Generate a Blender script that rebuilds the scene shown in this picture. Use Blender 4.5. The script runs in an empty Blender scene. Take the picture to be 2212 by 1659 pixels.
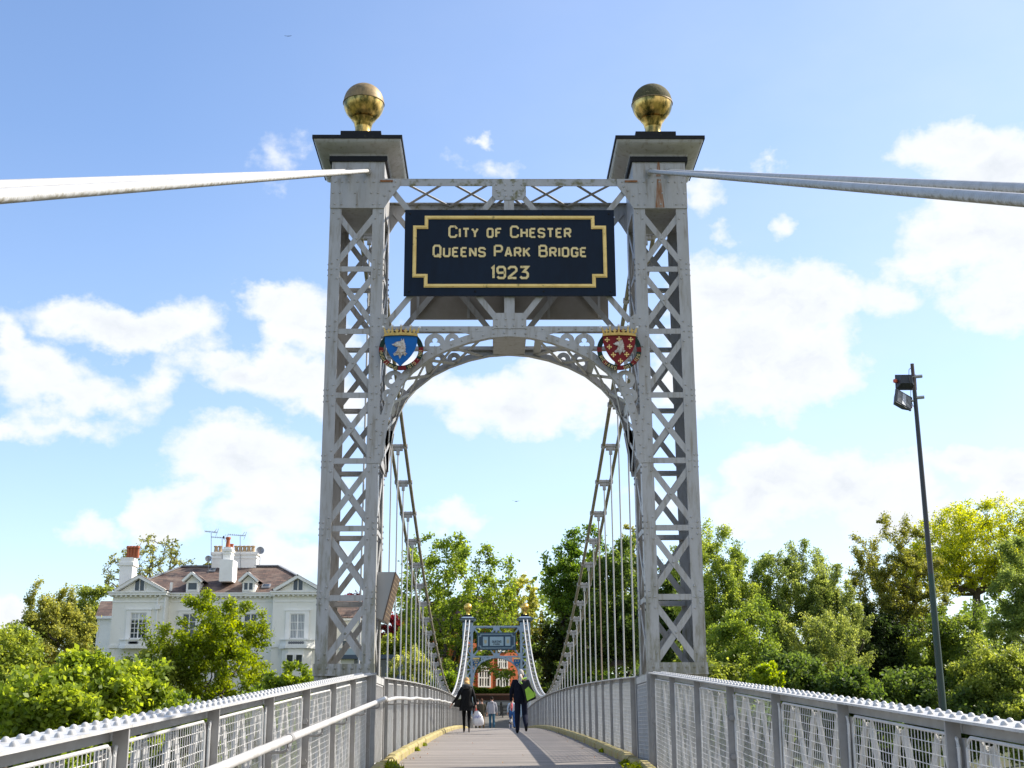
import bpy, math, random
import numpy as np
from mathutils import Vector, Matrix

R = math.radians
sc = bpy.context.scene
C = sc.collection

# ------------------------------------------------------------------ camera, light, sky, exposure
F = 2768.0                       # focal length in units of a 2212 wide picture
TH, PS, RO = R(15.05), R(.873), R(.284)
CAM = Vector((-.24, 0, 0))
_f = Vector((math.sin(PS)*math.cos(TH), math.cos(PS)*math.cos(TH), math.sin(TH)))
_r0 = Vector((math.cos(PS), -math.sin(PS), 0))
_u0 = _r0.cross(_f)
_r = _r0*math.cos(RO) - _u0*math.sin(RO)
_u = _u0*math.cos(RO) + _r0*math.sin(RO)
cam = bpy.data.objects.new('camera', bpy.data.cameras.new('camera'))
C.objects.link(cam); sc.camera = cam
m = Matrix((_r, _u, -_f)).transposed().to_4x4(); m.translation = CAM
cam.matrix_world = m
cam.data.sensor_width = 36; cam.data.lens = F/2212*36
cam.data.clip_start = .1; cam.data.clip_end = 9000

SUN_EL, SUN_AZ = R(39), R(19)    # azimuth counted from +X towards +Y
sdir = Vector((math.cos(SUN_EL)*math.cos(SUN_AZ), math.cos(SUN_EL)*math.sin(SUN_AZ), math.sin(SUN_EL)))
sun = bpy.data.objects.new('sun', bpy.data.lights.new('sun', 'SUN'))
C.objects.link(sun)
sun.data.energy = 4.6; sun.data.angle = R(.53); sun.data.color = (1, .93, .82)
sun.rotation_euler = sdir.to_track_quat('Z', 'Y').to_euler()

sc.view_settings.view_transform = 'Standard'; sc.view_settings.look = 'None'
sc.view_settings.gamma = 1; sc.view_settings.use_curve_mapping = False
sc.view_settings.exposure = .9


def ray(x, y):
    return _f + _r*((x-1106)/F) + _u*((829.5-y)/F)


def at(x, y, Y):                 # point of the plane at distance Y seen in direction (x, y)
    d = ray(x, y); return CAM + d*(Y/d.y)


def azel(x, y):
    d = ray(x, y).normalized()
    return math.degrees(math.atan2(d.x, d.y)), math.degrees(math.asin(d.z))


SKY_STRENGTH = .118
world = bpy.data.worlds.new('World'); sc.world = world; world.use_nodes = True
def build_sky():
    nt = world.node_tree; N, L = nt.nodes, nt.links
    N.clear()
    def nd(t, **kw):
        n = N.new(t)
        for k, v in kw.items(): setattr(n, k, v)
        return n
    def math_(op, a, b=None, c=None, clamp=False):
        n = nd('ShaderNodeMath', operation=op, use_clamp=clamp)
        for i, v in enumerate((a, b, c)):
            if v is None: continue
            if isinstance(v, (int, float)): n.inputs[i].default_value = v
            else: L.new(v, n.inputs[i])
        return n.outputs[0]
    out = nd('ShaderNodeOutputWorld'); bg = nd('ShaderNodeBackground'); L.new(bg.outputs[0], out.inputs[0])
    sky = nd('ShaderNodeTexSky', sky_type='NISHITA', sun_disc=False, sun_elevation=SUN_EL,
             sun_rotation=math.pi/2-SUN_AZ, altitude=20, air_density=1.0, dust_density=.5, ozone_density=1.3)
    tc = nd('ShaderNodeTexCoord'); sep = nd('ShaderNodeSeparateXYZ')
    L.new(tc.outputs['Generated'], sep.inputs[0])
    X, Y, Z = sep.outputs
    az = math_('MULTIPLY', math_('ARCTAN2', X, Y), 180/math.pi)
    el = math_('MULTIPLY', math_('ARCSINE', Z), 180/math.pi)
    comb = nd('ShaderNodeCombineXYZ'); L.new(az, comb.inputs[0]); L.new(el, comb.inputs[1])
    # warp of the (azimuth, elevation) plane, in degrees
    def noise(scale, detail=6, rough=.6, vec=None, sy=1.0):
        mp = nd('ShaderNodeMapping'); mp.inputs['Scale'].default_value = (1, sy, 1)
        L.new(vec or comb.outputs[0], mp.inputs[0])
        n = nd('ShaderNodeTexNoise'); n.inputs['Scale'].default_value = scale
        n.inputs['Detail'].default_value = detail; n.inputs['Roughness'].default_value = rough
        L.new(mp.outputs[0], n.inputs[0]); return n
    w = noise(.28, 5, .62, sy=1.3)
    sub = nd('ShaderNodeVectorMath', operation='SUBTRACT'); L.new(w.outputs['Color'], sub.inputs[0]); sub.inputs[1].default_value = (.5, .5, .5)
    mul = nd('ShaderNodeVectorMath', operation='MULTIPLY'); L.new(sub.outputs[0], mul.inputs[0]); mul.inputs[1].default_value = (4.2, 3.0, 0)
    add = nd('ShaderNodeVectorMath', operation='ADD'); L.new(mul.outputs[0], add.inputs[0]); L.new(comb.outputs[0], add.inputs[1])
    vec = add.outputs[0]
    blobs = [(20, 745, 60, 60, 1), (70, 800, 120, 60, .9), (250, 705, 170, 48, 1), (370, 715, 110, 55, 1), (150, 850, 130, 55, .8),
             (235, 870, 80, 40, .6), (345, 830, 40, 60, .45), (450, 780, 90, 40, .8), (540, 815, 110, 45, .9),
             (600, 660, 85, 48, 1.1), (665, 710, 90, 70, 1.1), (640, 830, 120, 60, 1), (700, 870, 80, 40, .9),
             (520, 985, 150, 70, 1.1), (600, 1040, 140, 60, 1), (400, 1060, 80, 45, .8), (370, 1110, 80, 60, .9),
             (560, 1110, 130, 50, .9), (200, 1135, 70, 42, .8), (640, 1190, 110, 45, .9), (150, 925, 110, 26, .5), (0, 935, 50, 20, .6),
             (20, 1325, 70, 34, .9), (1000, 850, 130, 55, .75), (1120, 880, 180, 60, .9), (1230, 850, 120, 80, 1), (850, 780, 70, 60, .6), (970, 1108, 75, 32, .6),
             (1570, 640, 120, 90, 1), (1690, 660, 130, 90, 1.1), (1600, 780, 190, 120, 1.2), (1730, 790, 150, 90, 1.1), (1800, 650, 70, 50, .7),
             (2060, 330, 110, 75, 1.05), (2190, 370, 150, 100, 1.15), (2130, 500, 190, 100, 1.1), (2020, 570, 120, 50, .8), (2190, 640, 150, 80, 1),
             (1680, 1020, 120, 65, 1.05), (1620, 1090, 120, 60, .95), (1800, 1040, 120, 70, 1.05), (1900, 1060, 110, 70, 1), (2060, 1000, 110, 40, .8),
             (2190, 1050, 120, 60, .9), (1960, 1130, 160, 60, .8), (1450, 1060, 90, 40, .5), (590, 335, 46, 50, .42), (1058, 298, 26, 16, .5), (1060, 360, 60, 20, .35),
             (1705, 482, 34, 26, .55), (1560, 500, 46, 22, .45), (1930, 650, 80, 40, .6), (1510, 425, 50, 60, .55), (1660, 350, 30, 16, .35)]
    acc = None
    for (x, y, rx, ry, wt) in blobs:
        a, e = azel(x, y); a2, _ = azel(x+rx, y); _, e2 = azel(x, y-ry)
        s = nd('ShaderNodeVectorMath', operation='SUBTRACT'); L.new(vec, s.inputs[0]); s.inputs[1].default_value = (a, e, 0)
        q = nd('ShaderNodeVectorMath', operation='MULTIPLY'); L.new(s.outputs[0], q.inputs[0])
        q.inputs[1].default_value = (.78/abs(a2-a), .78/abs(e2-e), 0)
        l = nd('ShaderNodeVectorMath', operation='LENGTH'); L.new(q.outputs[0], l.inputs[0])
        v = math_('MULTIPLY_ADD', l.outputs['Value'], -wt, wt)
        acc = v if acc is None else math_('SMOOTH_MAX', acc, v, .12)
    # elsewhere in the sky the same kind of scattered cloud goes on
    cen = nd('ShaderNodeVectorMath', operation='DISTANCE'); L.new(comb.outputs[0], cen.inputs[0]); cen.inputs[1].default_value = (1, 14, 0)
    far = math_('MULTIPLY_ADD', cen.outputs['Value'], .06, -1.5, clamp=True)
    gen = nd('ShaderNodeTexNoise'); gen.inputs['Scale'].default_value = 3.2; gen.inputs['Detail'].default_value = 5
    L.new(tc.outputs['Generated'], gen.inputs[0])
    gv = math_('ADD', math_('MULTIPLY_ADD', gen.outputs[0], 3.2, -1.75), math_('MULTIPLY_ADD', far, 2.2, -2.2))
    acc = math_('MAXIMUM', acc, gv)
    n1 = noise(.42, 9, .60, sy=1.25).outputs[0]
    d = math_('ADD', acc, math_('MULTIPLY_ADD', n1, 1.35, -.70))
    rmp = nd('ShaderNodeMapRange', interpolation_type='SMOOTHSTEP')
    L.new(d, rmp.inputs[0]); rmp.inputs[1].default_value = -.12; rmp.inputs[2].default_value = .50
    # thin veil towards the sun side and the horizon
    veil = math_('ADD', math_('MULTIPLY_ADD', az, .006, .10, clamp=True), math_('MULTIPLY_ADD', el, -.008, .20, clamp=True))
    n2 = noise(.12, 4, .6, sy=2).outputs[0]
    veil = math_('MULTIPLY', veil, math_('MULTIPLY_ADD', n2, 1.0, .55))
    dens = math_('MAXIMUM', rmp.outputs[0], math_('MULTIPLY', veil, .9))
    # clouds: white with slightly grey cores towards their base
    sh = noise(.35, 5, .6, vec=vec, sy=1.6).outputs[0]
    core = math_('MULTIPLY', math_('MULTIPLY_ADD', d, 1.1, -.30, clamp=True), math_('MULTIPLY_ADD', sh, 2.4, -.85, clamp=True))
    cc = nd('ShaderNodeMixRGB'); L.new(core, cc.inputs[0])
    k = 4.75
    cc.inputs[1].default_value = (.97*k, 1.0*k, 1.04*k, 1); cc.inputs[2].default_value = (.66*k, .72*k, .80*k, 1)
    hs = nd('ShaderNodeHueSaturation'); hs.inputs['Saturation'].default_value = 1.0; hs.inputs['Value'].default_value = 1.0
    L.new(sky.outputs[0], hs.inputs['Color'])
    tn = nd('ShaderNodeMixRGB', blend_type='MULTIPLY'); tn.inputs[0].default_value = 1; L.new(hs.outputs[0], tn.inputs[1]); tn.inputs[2].default_value = (.97, 1.02, 1.13, 1)
    mx = nd('ShaderNodeMixRGB'); L.new(dens, mx.inputs[0]); L.new(tn.outputs[0], mx.inputs[1]); L.new(cc.outputs[0], mx.inputs[2])
    L.new(mx.outputs[0], bg.inputs[0]); bg.inputs[1].default_value = SKY_STRENGTH
build_sky()
world.cycles.sampling_method = 'MANUAL'; world.cycles.sample_map_resolution = 512

# ------------------------------------------------------------------ materials
MATS = {}
def mat(name, c1, c2=None, scale=(1, 1, 1), ns=4.0, lo=.4, hi=.7, rough=.55, metal=0.0, bump=0.0, c3=None, ns3=2.0,
        scale3=(1, 1, 1), lo3=.55, hi3=.7, spec=.5, objcol=False, coat=0.0):
    if name in MATS: return MATS[name]
    mt = bpy.data.materials.new(name); mt.use_nodes = True
    N, L = mt.node_tree.nodes, mt.node_tree.links
    b = N['Principled BSDF']
    b.inputs['Roughness'].default_value = rough; b.inputs['Metallic'].default_value = metal
    b.inputs['Specular IOR Level'].default_value = spec; b.inputs['Coat Weight'].default_value = coat
    b.inputs['Base Color'].default_value = (*c1, 1)
    col = None
    tc = N.new('ShaderNodeTexCoord')
    def layer(prev, ca, cb, scl, s, l, h, seed=0):
        mp = N.new('ShaderNodeMapping'); mp.inputs['Scale'].default_value = scl; mp.inputs['Location'].default_value = (seed, seed*.7, seed*.3)
        L.new(tc.outputs['Object'], mp.inputs[0])
        n = N.new('ShaderNodeTexNoise'); n.inputs['Scale'].default_value = s; n.inputs['Detail'].default_value = 7
        n.inputs['Roughness'].default_value = .65; L.new(mp.outputs[0], n.inputs[0])
        r = N.new('ShaderNodeMapRange'); r.inputs[1].default_value = l; r.inputs[2].default_value = h; L.new(n.outputs[0], r.inputs[0])
        mx = N.new('ShaderNodeMixRGB'); L.new(r.outputs[0], mx.inputs[0])
        if prev is None: mx.inputs[1].default_value = (*ca, 1)
        else: L.new(prev, mx.inputs[1])
        mx.inputs[2].default_value = (*cb, 1)
        return mx.outputs[0], n.outputs[0]
    nz = None
    if c2: col, nz = layer(None, c1, c2, scale, ns, lo, hi)
    if c3: col, _ = layer(col, c1, c3, scale3, ns3, lo3, hi3, 7.3)
    if objcol:
        oi = N.new('ShaderNodeObjectInfo'); mu = N.new('ShaderNodeMixRGB'); mu.blend_type = 'MULTIPLY'; mu.inputs[0].default_value = 1
        L.new(oi.outputs['Color'], mu.inputs[1])
        if col is None: mu.inputs[2].default_value = (*c1, 1)
        else: L.new(col, mu.inputs[2])
        col = mu.outputs[0]
    if col is not None: L.new(col, b.inputs['Base Color'])
    if bump and nz is not None:
        bp = N.new('ShaderNodeBump'); bp.inputs['Strength'].default_value = bump; bp.inputs['Distance'].default_value = .01
        L.new(nz, bp.inputs['Height']); L.new(bp.outputs[0], b.inputs['Normal'])
    MATS[name] = mt; return mt


PAINT = mat('grey_paint', (.415, .415, .425), (.325, .315, .30), (1.5, 1.5, .5), 3, .35, .8, .42, bump=.15,
            c3=(.20, .17, .12), ns3=5, scale3=(3, 3, .35), lo3=.52, hi3=.76)
def leg_paint():
    # the same paint, dirtier and greener towards the foot of the legs
    mt = PAINT.copy(); mt.name = 'weathered_leg_paint'
    N, L = mt.node_tree.nodes, mt.node_tree.links
    b = N['Principled BSDF']; src = b.inputs['Base Color'].links[0].from_socket
    tc = N.new('ShaderNodeTexCoord'); mp = N.new('ShaderNodeMapping'); mp.inputs['Scale'].default_value = (4, 4, .8)
    L.new(tc.outputs['Object'], mp.inputs[0])
    n = N.new('ShaderNodeTexNoise'); n.inputs['Scale'].default_value = 2.6; n.inputs['Detail'].default_value = 9; n.inputs['Roughness'].default_value = .7
    L.new(mp.outputs[0], n.inputs[0])
    sp = N.new('ShaderNodeSeparateXYZ'); L.new(tc.outputs['Object'], sp.inputs[0])
    g = N.new('ShaderNodeMapRange'); g.inputs[1].default_value = 4.6; g.inputs[2].default_value = .6
    g.inputs[3].default_value = 0; g.inputs[4].default_value = .30; L.new(sp.outputs[2], g.inputs[0])
    a = N.new('ShaderNodeMath'); a.operation = 'ADD'; L.new(n.outputs[0], a.inputs[0]); L.new(g.outputs[0], a.inputs[1])
    r = N.new('ShaderNodeMapRange'); r.inputs[1].default_value = .70; r.inputs[2].default_value = .86; L.new(a.outputs[0], r.inputs[0])
    rm = N.new('ShaderNodeMath'); rm.operation = 'MULTIPLY'; rm.inputs[1].default_value = .75; L.new(r.outputs[0], rm.inputs[0])
    mx = N.new('ShaderNodeMixRGB'); L.new(rm.outputs[0], mx.inputs[0]); L.new(src, mx.inputs[1]); mx.inputs[2].default_value = (.15, .14, .075, 1)
    L.new(mx.outputs[0], b.inputs['Base Color'])
    return mt
LEGPAINT = leg_paint()
MOSSPAINT = mat('mossy_paint', (.40, .405, .42), (.33, .33, .335), (1, 1, .5), 3, .35, .8, .5, bump=.2, c3=(.14, .13, .05), ns3=7, scale3=(1, 1, 1), lo3=.50, hi3=.64)
WHITEPAINT = mat('silver_white_paint', (.50, .50, .50), (.38, .37, .355), (1, 1, 1), 6, .4, .7, .42, bump=.3,
                 c3=(.24, .17, .11), ns3=16, lo3=.62, hi3=.78)
POSTPAINT = mat('shaded_parapet_paint', (.29, .285, .285), (.23, .22, .21), (1, 1, 1), 6, .4, .75, .45, bump=.2,
                c3=(.27, .20, .13), ns3=14, lo3=.68, hi3=.82)  # darker parapet paint: shade on posts and rail webs put into the colour
CABLEP = mat('cable_paint', (.46, .46, .46), (.33, .32, .30), (2, 2, 2), 5, .45, .8, .45, bump=.25,
             c3=(.25, .21, .12), ns3=12, scale3=(1, 1, 1), lo3=.60, hi3=.76)
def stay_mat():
    mt = CABLEP.copy(); mt.name = 'stay_paint_brown_below'; N, L = mt.node_tree.nodes, mt.node_tree.links  # noisy brown mixed in, stronger on downward-facing sides
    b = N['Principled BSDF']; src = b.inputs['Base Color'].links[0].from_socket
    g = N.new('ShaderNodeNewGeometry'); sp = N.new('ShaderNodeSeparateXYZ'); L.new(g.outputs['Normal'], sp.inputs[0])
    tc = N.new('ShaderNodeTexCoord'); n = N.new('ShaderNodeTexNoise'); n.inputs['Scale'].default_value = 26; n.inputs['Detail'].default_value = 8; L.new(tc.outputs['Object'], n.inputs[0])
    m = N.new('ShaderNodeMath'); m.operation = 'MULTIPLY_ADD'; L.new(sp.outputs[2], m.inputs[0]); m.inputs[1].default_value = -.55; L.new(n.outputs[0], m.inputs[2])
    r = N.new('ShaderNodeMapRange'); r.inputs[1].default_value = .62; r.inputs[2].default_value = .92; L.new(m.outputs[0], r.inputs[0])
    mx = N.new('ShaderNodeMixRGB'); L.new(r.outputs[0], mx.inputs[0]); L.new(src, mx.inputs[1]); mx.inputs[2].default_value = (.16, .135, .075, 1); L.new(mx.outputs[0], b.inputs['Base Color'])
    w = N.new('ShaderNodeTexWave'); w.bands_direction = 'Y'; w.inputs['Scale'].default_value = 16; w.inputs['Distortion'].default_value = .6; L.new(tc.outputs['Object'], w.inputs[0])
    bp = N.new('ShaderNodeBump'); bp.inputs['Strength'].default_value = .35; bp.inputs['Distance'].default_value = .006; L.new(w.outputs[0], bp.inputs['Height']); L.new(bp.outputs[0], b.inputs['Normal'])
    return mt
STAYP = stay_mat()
CABLEOLD = mat('weathered_cable', (.25, .23, .17), (.15, .13, .075), (1, 1, 1), 7, .35, .7, .7, bump=.3)
GOLD = mat('gilding', (.80, .54, .17), (.42, .28, .07), (3, 3, 1), 4, .45, .7, .30, metal=.85,
           c3=(.10, .09, .025), ns3=3.0, scale3=(2.4, 2.4, .7), lo3=.44, hi3=.60)
GOLDDULL = mat('tarnished_gilding', (.30, .21, .10), (.20, .14, .07), (6, 6, 1), 5, .4, .7, .55, metal=.35,
               c3=(.12, .10, .045), ns3=8, lo3=.5, hi3=.7)
MOSSY = mat('mossy_top', (.10, .09, .035), (.055, .05, .022), (1, 1, 1), 24, .35, .6, .9, bump=.8,
            c3=(.42, .36, .20), ns3=30, lo3=.62, hi3=.70)
GOLDFAR = mat('bright_gilding', (.85, .55, .12), (.70, .44, .10), (1, 1, 1), 5, .4, .8, .28, metal=.8)
BLACKP = mat('black_paint', (.008, .009, .011), (.014, .015, .016), (1, 1, 1), 8, .4, .8, .5, spec=.2,
             c3=(.06, .06, .03), ns3=16, lo3=.60, hi3=.75)
NAVY = mat('navy_sign_paint', (.0045, .014, .032), (.003, .008, .018), (1, 1, .3), 5, .4, .8, .5, spec=.18,
           c3=(.05, .05, .03), ns3=40, lo3=.74, hi3=.80)
GOLDPAINT = mat('gold_leaf_paint', (.78, .62, .30), (.62, .46, .18), (1, 1, 1), 14, .45, .75, .45,
                c3=(.08, .07, .03), ns3=16, lo3=.60, hi3=.70)
GOLDFRAME = mat('gold_frame_paint', (.85, .62, .22), (.66, .45, .13), (1, 1, 1), 6, .45, .75, .38, metal=.25,
                c3=(.06, .055, .02), ns3=6, scale3=(1, 1, 1), lo3=.60, hi3=.70)
STONE = mat('kerb_stone', (.36, .28, .13), (.27, .21, .14), (1, 1, 1), 5, .35, .7, .85, bump=.5,
            c3=(.30, .28, .045), ns3=3.5, lo3=.5, hi3=.66)
RUST = mat('rust', (.20, .075, .025), (.30, .14, .06), (6, 6, .5), 5, .4, .7, .8)


def deck_mat():
    mt = bpy.data.materials.new('deck_boards'); mt.use_nodes = True
    N, L = mt.node_tree.nodes, mt.node_tree.links; b = N['Principled BSDF']; b.inputs['Roughness'].default_value = .85
    tc = N.new('ShaderNodeTexCoord'); sp = N.new('ShaderNodeSeparateXYZ'); L.new(tc.outputs['Object'], sp.inputs[0])
    dv = N.new('ShaderNodeMath'); dv.operation = 'DIVIDE'; dv.inputs[1].default_value = .30; L.new(sp.outputs[1], dv.inputs[0])
    fl = N.new('ShaderNodeMath'); fl.operation = 'FLOOR'; L.new(dv.outputs[0], fl.inputs[0])
    fr = N.new('ShaderNodeMath'); fr.operation = 'FRACT'; L.new(dv.outputs[0], fr.inputs[0])
    wn = N.new('ShaderNodeTexWhiteNoise'); wn.noise_dimensions = '1D'; L.new(fl.outputs[0], wn.inputs['W'])
    n = N.new('ShaderNodeTexNoise'); n.inputs['Scale'].default_value = 3; n.inputs['Detail'].default_value = 8
    mp = N.new('ShaderNodeMapping'); mp.inputs['Scale'].default_value = (.6, 2.4, 1); L.new(tc.outputs['Object'], mp.inputs[0]); L.new(mp.outputs[0], n.inputs[0])
    mx = N.new('ShaderNodeMixRGB'); L.new(n.outputs[0], mx.inputs[0]); mx.inputs[1].default_value = (.345, .30, .265, 1); mx.inputs[2].default_value = (.15, .135, .12, 1)
    m2 = N.new('ShaderNodeMixRGB'); m2.blend_type = 'MULTIPLY'; m2.inputs[0].default_value = .28; L.new(mx.outputs[0], m2.inputs[1]); L.new(wn.outputs['Value'], m2.inputs[2])
    lt = N.new('ShaderNodeMath'); lt.operation = 'LESS_THAN'; lt.inputs[1].default_value = .05; L.new(fr.outputs[0], lt.inputs[0])
    m3 = N.new('ShaderNodeMixRGB'); L.new(lt.outputs[0], m3.inputs[0]); L.new(m2.outputs[0], m3.inputs[1]); m3.inputs[2].default_value = (.10, .08, .07, 1)
    L.new(m3.outputs[0], b.inputs['Base Color'])
    return mt
DECK = deck_mat()


def leaf_mat(name='leaves'):
    mt = bpy.data.materials.new(name); mt.use_nodes = True
    N, L = mt.node_tree.nodes, mt.node_tree.links
    b = N['Principled BSDF']; out = N['Material Output']
    at_ = N.new('ShaderNodeAttribute'); at_.attribute_name = 'tone'
    oi = N.new('ShaderNodeObjectInfo')
    hs = N.new('ShaderNodeHueSaturation')
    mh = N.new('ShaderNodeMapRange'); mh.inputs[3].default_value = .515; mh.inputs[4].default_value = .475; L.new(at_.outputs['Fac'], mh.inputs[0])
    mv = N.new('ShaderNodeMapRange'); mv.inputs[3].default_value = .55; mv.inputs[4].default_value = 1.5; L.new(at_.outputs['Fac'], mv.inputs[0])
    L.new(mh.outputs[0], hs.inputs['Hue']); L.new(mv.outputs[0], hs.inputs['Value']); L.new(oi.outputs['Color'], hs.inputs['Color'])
    L.new(hs.outputs[0], b.inputs['Base Color']); b.inputs['Roughness'].default_value = .5; b.inputs['Specular IOR Level'].default_value = .35
    tr = N.new('ShaderNodeBsdfTranslucent')
    h2 = N.new('ShaderNodeHueSaturation'); h2.inputs['Hue'].default_value = .485; h2.inputs['Saturation'].default_value = 1.1; h2.inputs['Value'].default_value = 2.2
    L.new(hs.outputs[0], h2.inputs['Color']); L.new(h2.outputs[0], tr.inputs[0])
    mx = N.new('ShaderNodeMixShader'); mx.inputs[0].default_value = .50
    L.new(b.outputs[0], mx.inputs[1]); L.new(tr.outputs[0], mx.inputs[2]); L.new(mx.outputs[0], out.inputs[0])
    return mt
LEAF = leaf_mat()
BARK = mat('bark', (.10, .08, .06), (.05, .042, .032), (1, 1, .3), 5, .35, .7, .9)

# ------------------------------------------------------------------ mesh building
WO = {}       # world origin of each object, for parenting without rotations
def place(o, parent, w):
    if parent is not None:
        o.parent = parent; o.location = Vector(w) - WO[parent.name]
    else: o.location = w
    WO[o.name] = Vector(w)


def tag(o, label=None, cat=None, group=None, kind=None):
    if label: o['label'] = label
    if cat: o['category'] = cat
    if group: o['group'] = group
    if kind: o['kind'] = kind
    return o


def thing(name, loc, label, cat, group=None):
    o = bpy.data.objects.new(name, None); C.objects.link(o); o.empty_display_size = .2
    place(o, None, Vector(loc)); return tag(o, label, cat, group)


class MB:
    def __init__(s): s.v, s.f, s.m = [], [], []
    def add(s, vs, fs, mi=0):
        n = len(s.v); s.v += [tuple(v) for v in vs]; s.f += [tuple(i+n for i in f) for f in fs]; s.m += [mi]*len(fs); return s
    def box(s, x0, x1, y0, y1, z0, z1, mi=0):
        return s.add([(x0, y0, z0), (x1, y0, z0), (x1, y1, z0), (x0, y1, z0), (x0, y0, z1), (x1, y0, z1), (x1, y1, z1), (x0, y1, z1)],
                     [(0, 3, 2, 1), (4, 5, 6, 7), (0, 1, 5, 4), (1, 2, 6, 5), (2, 3, 7, 6), (3, 0, 4, 7)], mi)
    def hexa(s, b, t, mi=0):      # four bottom and four top corners
        return s.add(list(b)+list(t), [(0, 3, 2, 1), (4, 5, 6, 7), (0, 1, 5, 4), (1, 2, 6, 5), (2, 3, 7, 6), (3, 0, 4, 7)], mi)
    def bar(s, p, q, w, t, n=(0, 1, 0), mi=0):   # flat bar p to q, width w across, thickness t along n
        p, q, n = Vector(p), Vector(q), Vector(n).normalized(); d = (q-p).normalized(); sd = d.cross(n).normalized()*(w/2); h = n*(t/2)
        return s.hexa([p-sd-h, p+sd-h, p+sd+h, p-sd+h], [q-sd-h, q+sd-h, q+sd+h, q-sd+h], mi)
    def prism(s, pts, off, mi=0):
        n = len(pts); off = Vector(off); a = [Vector(p) for p in pts]; b = [p+off for p in a]
        return s.add(a+b, [tuple(range(n)), tuple(range(2*n-1, n-1, -1))]+[(i, i+n, (i+1) % n+n, (i+1) % n) for i in range(n)], mi)
    def ribbon(s, pts, w, off, n=(0, -1, 0), closed=False, mi=0):   # mitred strip in the plane with normal n, extruded by off
        P = [Vector(p) for p in pts]; n = Vector(n); k = len(P); L_, R_ = [], []
        for i in range(k):
            a = P[i-1] if (i or closed) else None; b = P[(i+1) % k] if (i < k-1 or closed) else None
            d1 = (P[i]-a).normalized() if a is not None else None; d2 = (b-P[i]).normalized() if b is not None else None
            if d1 is None: d1 = d2
            if d2 is None: d2 = d1
            s1, s2 = d1.cross(n), d2.cross(n); mm = (s1+s2).normalized(); c = max(.35, mm.dot(s1))
            L_.append(P[i]+mm*(w/2/c)); R_.append(P[i]-mm*(w/2/c))
        off = Vector(off)
        for i in range(k if closed else k-1):
            j = (i+1) % k
            s.hexa([L_[i], R_[i], R_[i]+off, L_[i]+off], [L_[j], R_[j], R_[j]+off, L_[j]+off], mi)
        return s
    def tube(s, pts, r, n=8, mi=0, cap=True):
        P = [Vector(p) for p in pts]; rs = r if isinstance(r, (list, tuple)) else [r]*len(P)
        base = len(s.v); up = Vector((0, 0, 1)); rings = []
        for i, p in enumerate(P):
            d = (P[min(i+1, len(P)-1)]-P[max(i-1, 0)]).normalized()
            ref = up if abs(d.z) < .95 else Vector((1, 0, 0))
            a = d.cross(ref).normalized(); b = a.cross(d).normalized()
            rings.append([p+(a*math.cos(2*math.pi*j/n)+b*math.sin(2*math.pi*j/n))*rs[i] for j in range(n)])
        vs = [v for rg in rings for v in rg]; fs = []
        for i in range(len(P)-1):
            for j in range(n): fs.append((i*n+j, i*n+(j+1) % n, (i+1)*n+(j+1) % n, (i+1)*n+j))
        if cap: fs += [tuple(range(n-1, -1, -1)), tuple((len(P)-1)*n+j for j in range(n))]
        return s.add(vs, fs, mi)
    def lathe(s, prof, c=(0, 0, 0), n=20, mi=0):
        c = Vector(c); vs, fs = [], []
        for (r, z) in prof:
            for j in range(n): a = 2*math.pi*j/n; vs.append(c+Vector((r*math.cos(a), r*math.sin(a), z)))
        for i in range(len(prof)-1):
            for j in range(n): fs.append((i*n+j, i*n+(j+1) % n, (i+1)*n+(j+1) % n, (i+1)*n+j))
        fs += [tuple(range(n-1, -1, -1)), tuple((len(prof)-1)*n+j for j in range(n))]
        return s.add(vs, fs, mi)
    def dome(s, c, r, h, nrm=(0, 0, 1), n=8, mi=0):
        nrm = Vector(nrm).normalized(); ref = Vector((0, 0, 1)) if abs(nrm.z) < .9 else Vector((1, 0, 0))
        a = nrm.cross(ref).normalized(); b = nrm.cross(a); c = Vector(c); vs, fs = [], []
        for (rr, hh) in ((1, 0), (.86, .5), (.5, .86)):
            for j in range(n): t = 2*math.pi*j/n; vs.append(c+(a*math.cos(t)+b*math.sin(t))*r*rr+nrm*h*hh)
        vs.append(c+nrm*h)
        for i in range(2):
            for j in range(n): fs.append((i*n+j, i*n+(j+1) % n, (i+1)*n+(j+1) % n, (i+1)*n+j))
        for j in range(n): fs.append((2*n+j, 2*n+(j+1) % n, 3*n))
        return s.add(vs, fs, mi)
    def mesh(s, name, mats, smooth=False):
        me = bpy.data.meshes.new(name); me.from_pydata(s.v, [], s.f)
        for mm in (mats if isinstance(mats, (list, tuple)) else [mats]): me.materials.append(mm)
        if any(s.m): me.polygons.foreach_set('material_index', s.m)
        if smooth:
            me.polygons.foreach_set('use_smooth', [True]*len(me.polygons))
            if smooth != True: me.set_sharp_from_angle(angle=R(smooth))
        me.update(); return me
    def build(s, name, mats, parent=None, loc=(0, 0, 0), smooth=False, **kw):
        o = bpy.data.objects.new(name, s.mesh(name, mats, smooth)); C.objects.link(o)
        place(o, parent, Vector(loc)); tag(o, **kw); return o


def inst(name, me, parent, w, rot=None, scale=None, **kw):
    o = bpy.data.objects.new(name, me); C.objects.link(o); place(o, parent, Vector(w))
    if rot is not None: o.rotation_euler = rot
    if scale is not None: o.scale = scale
    return tag(o, **kw)


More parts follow.
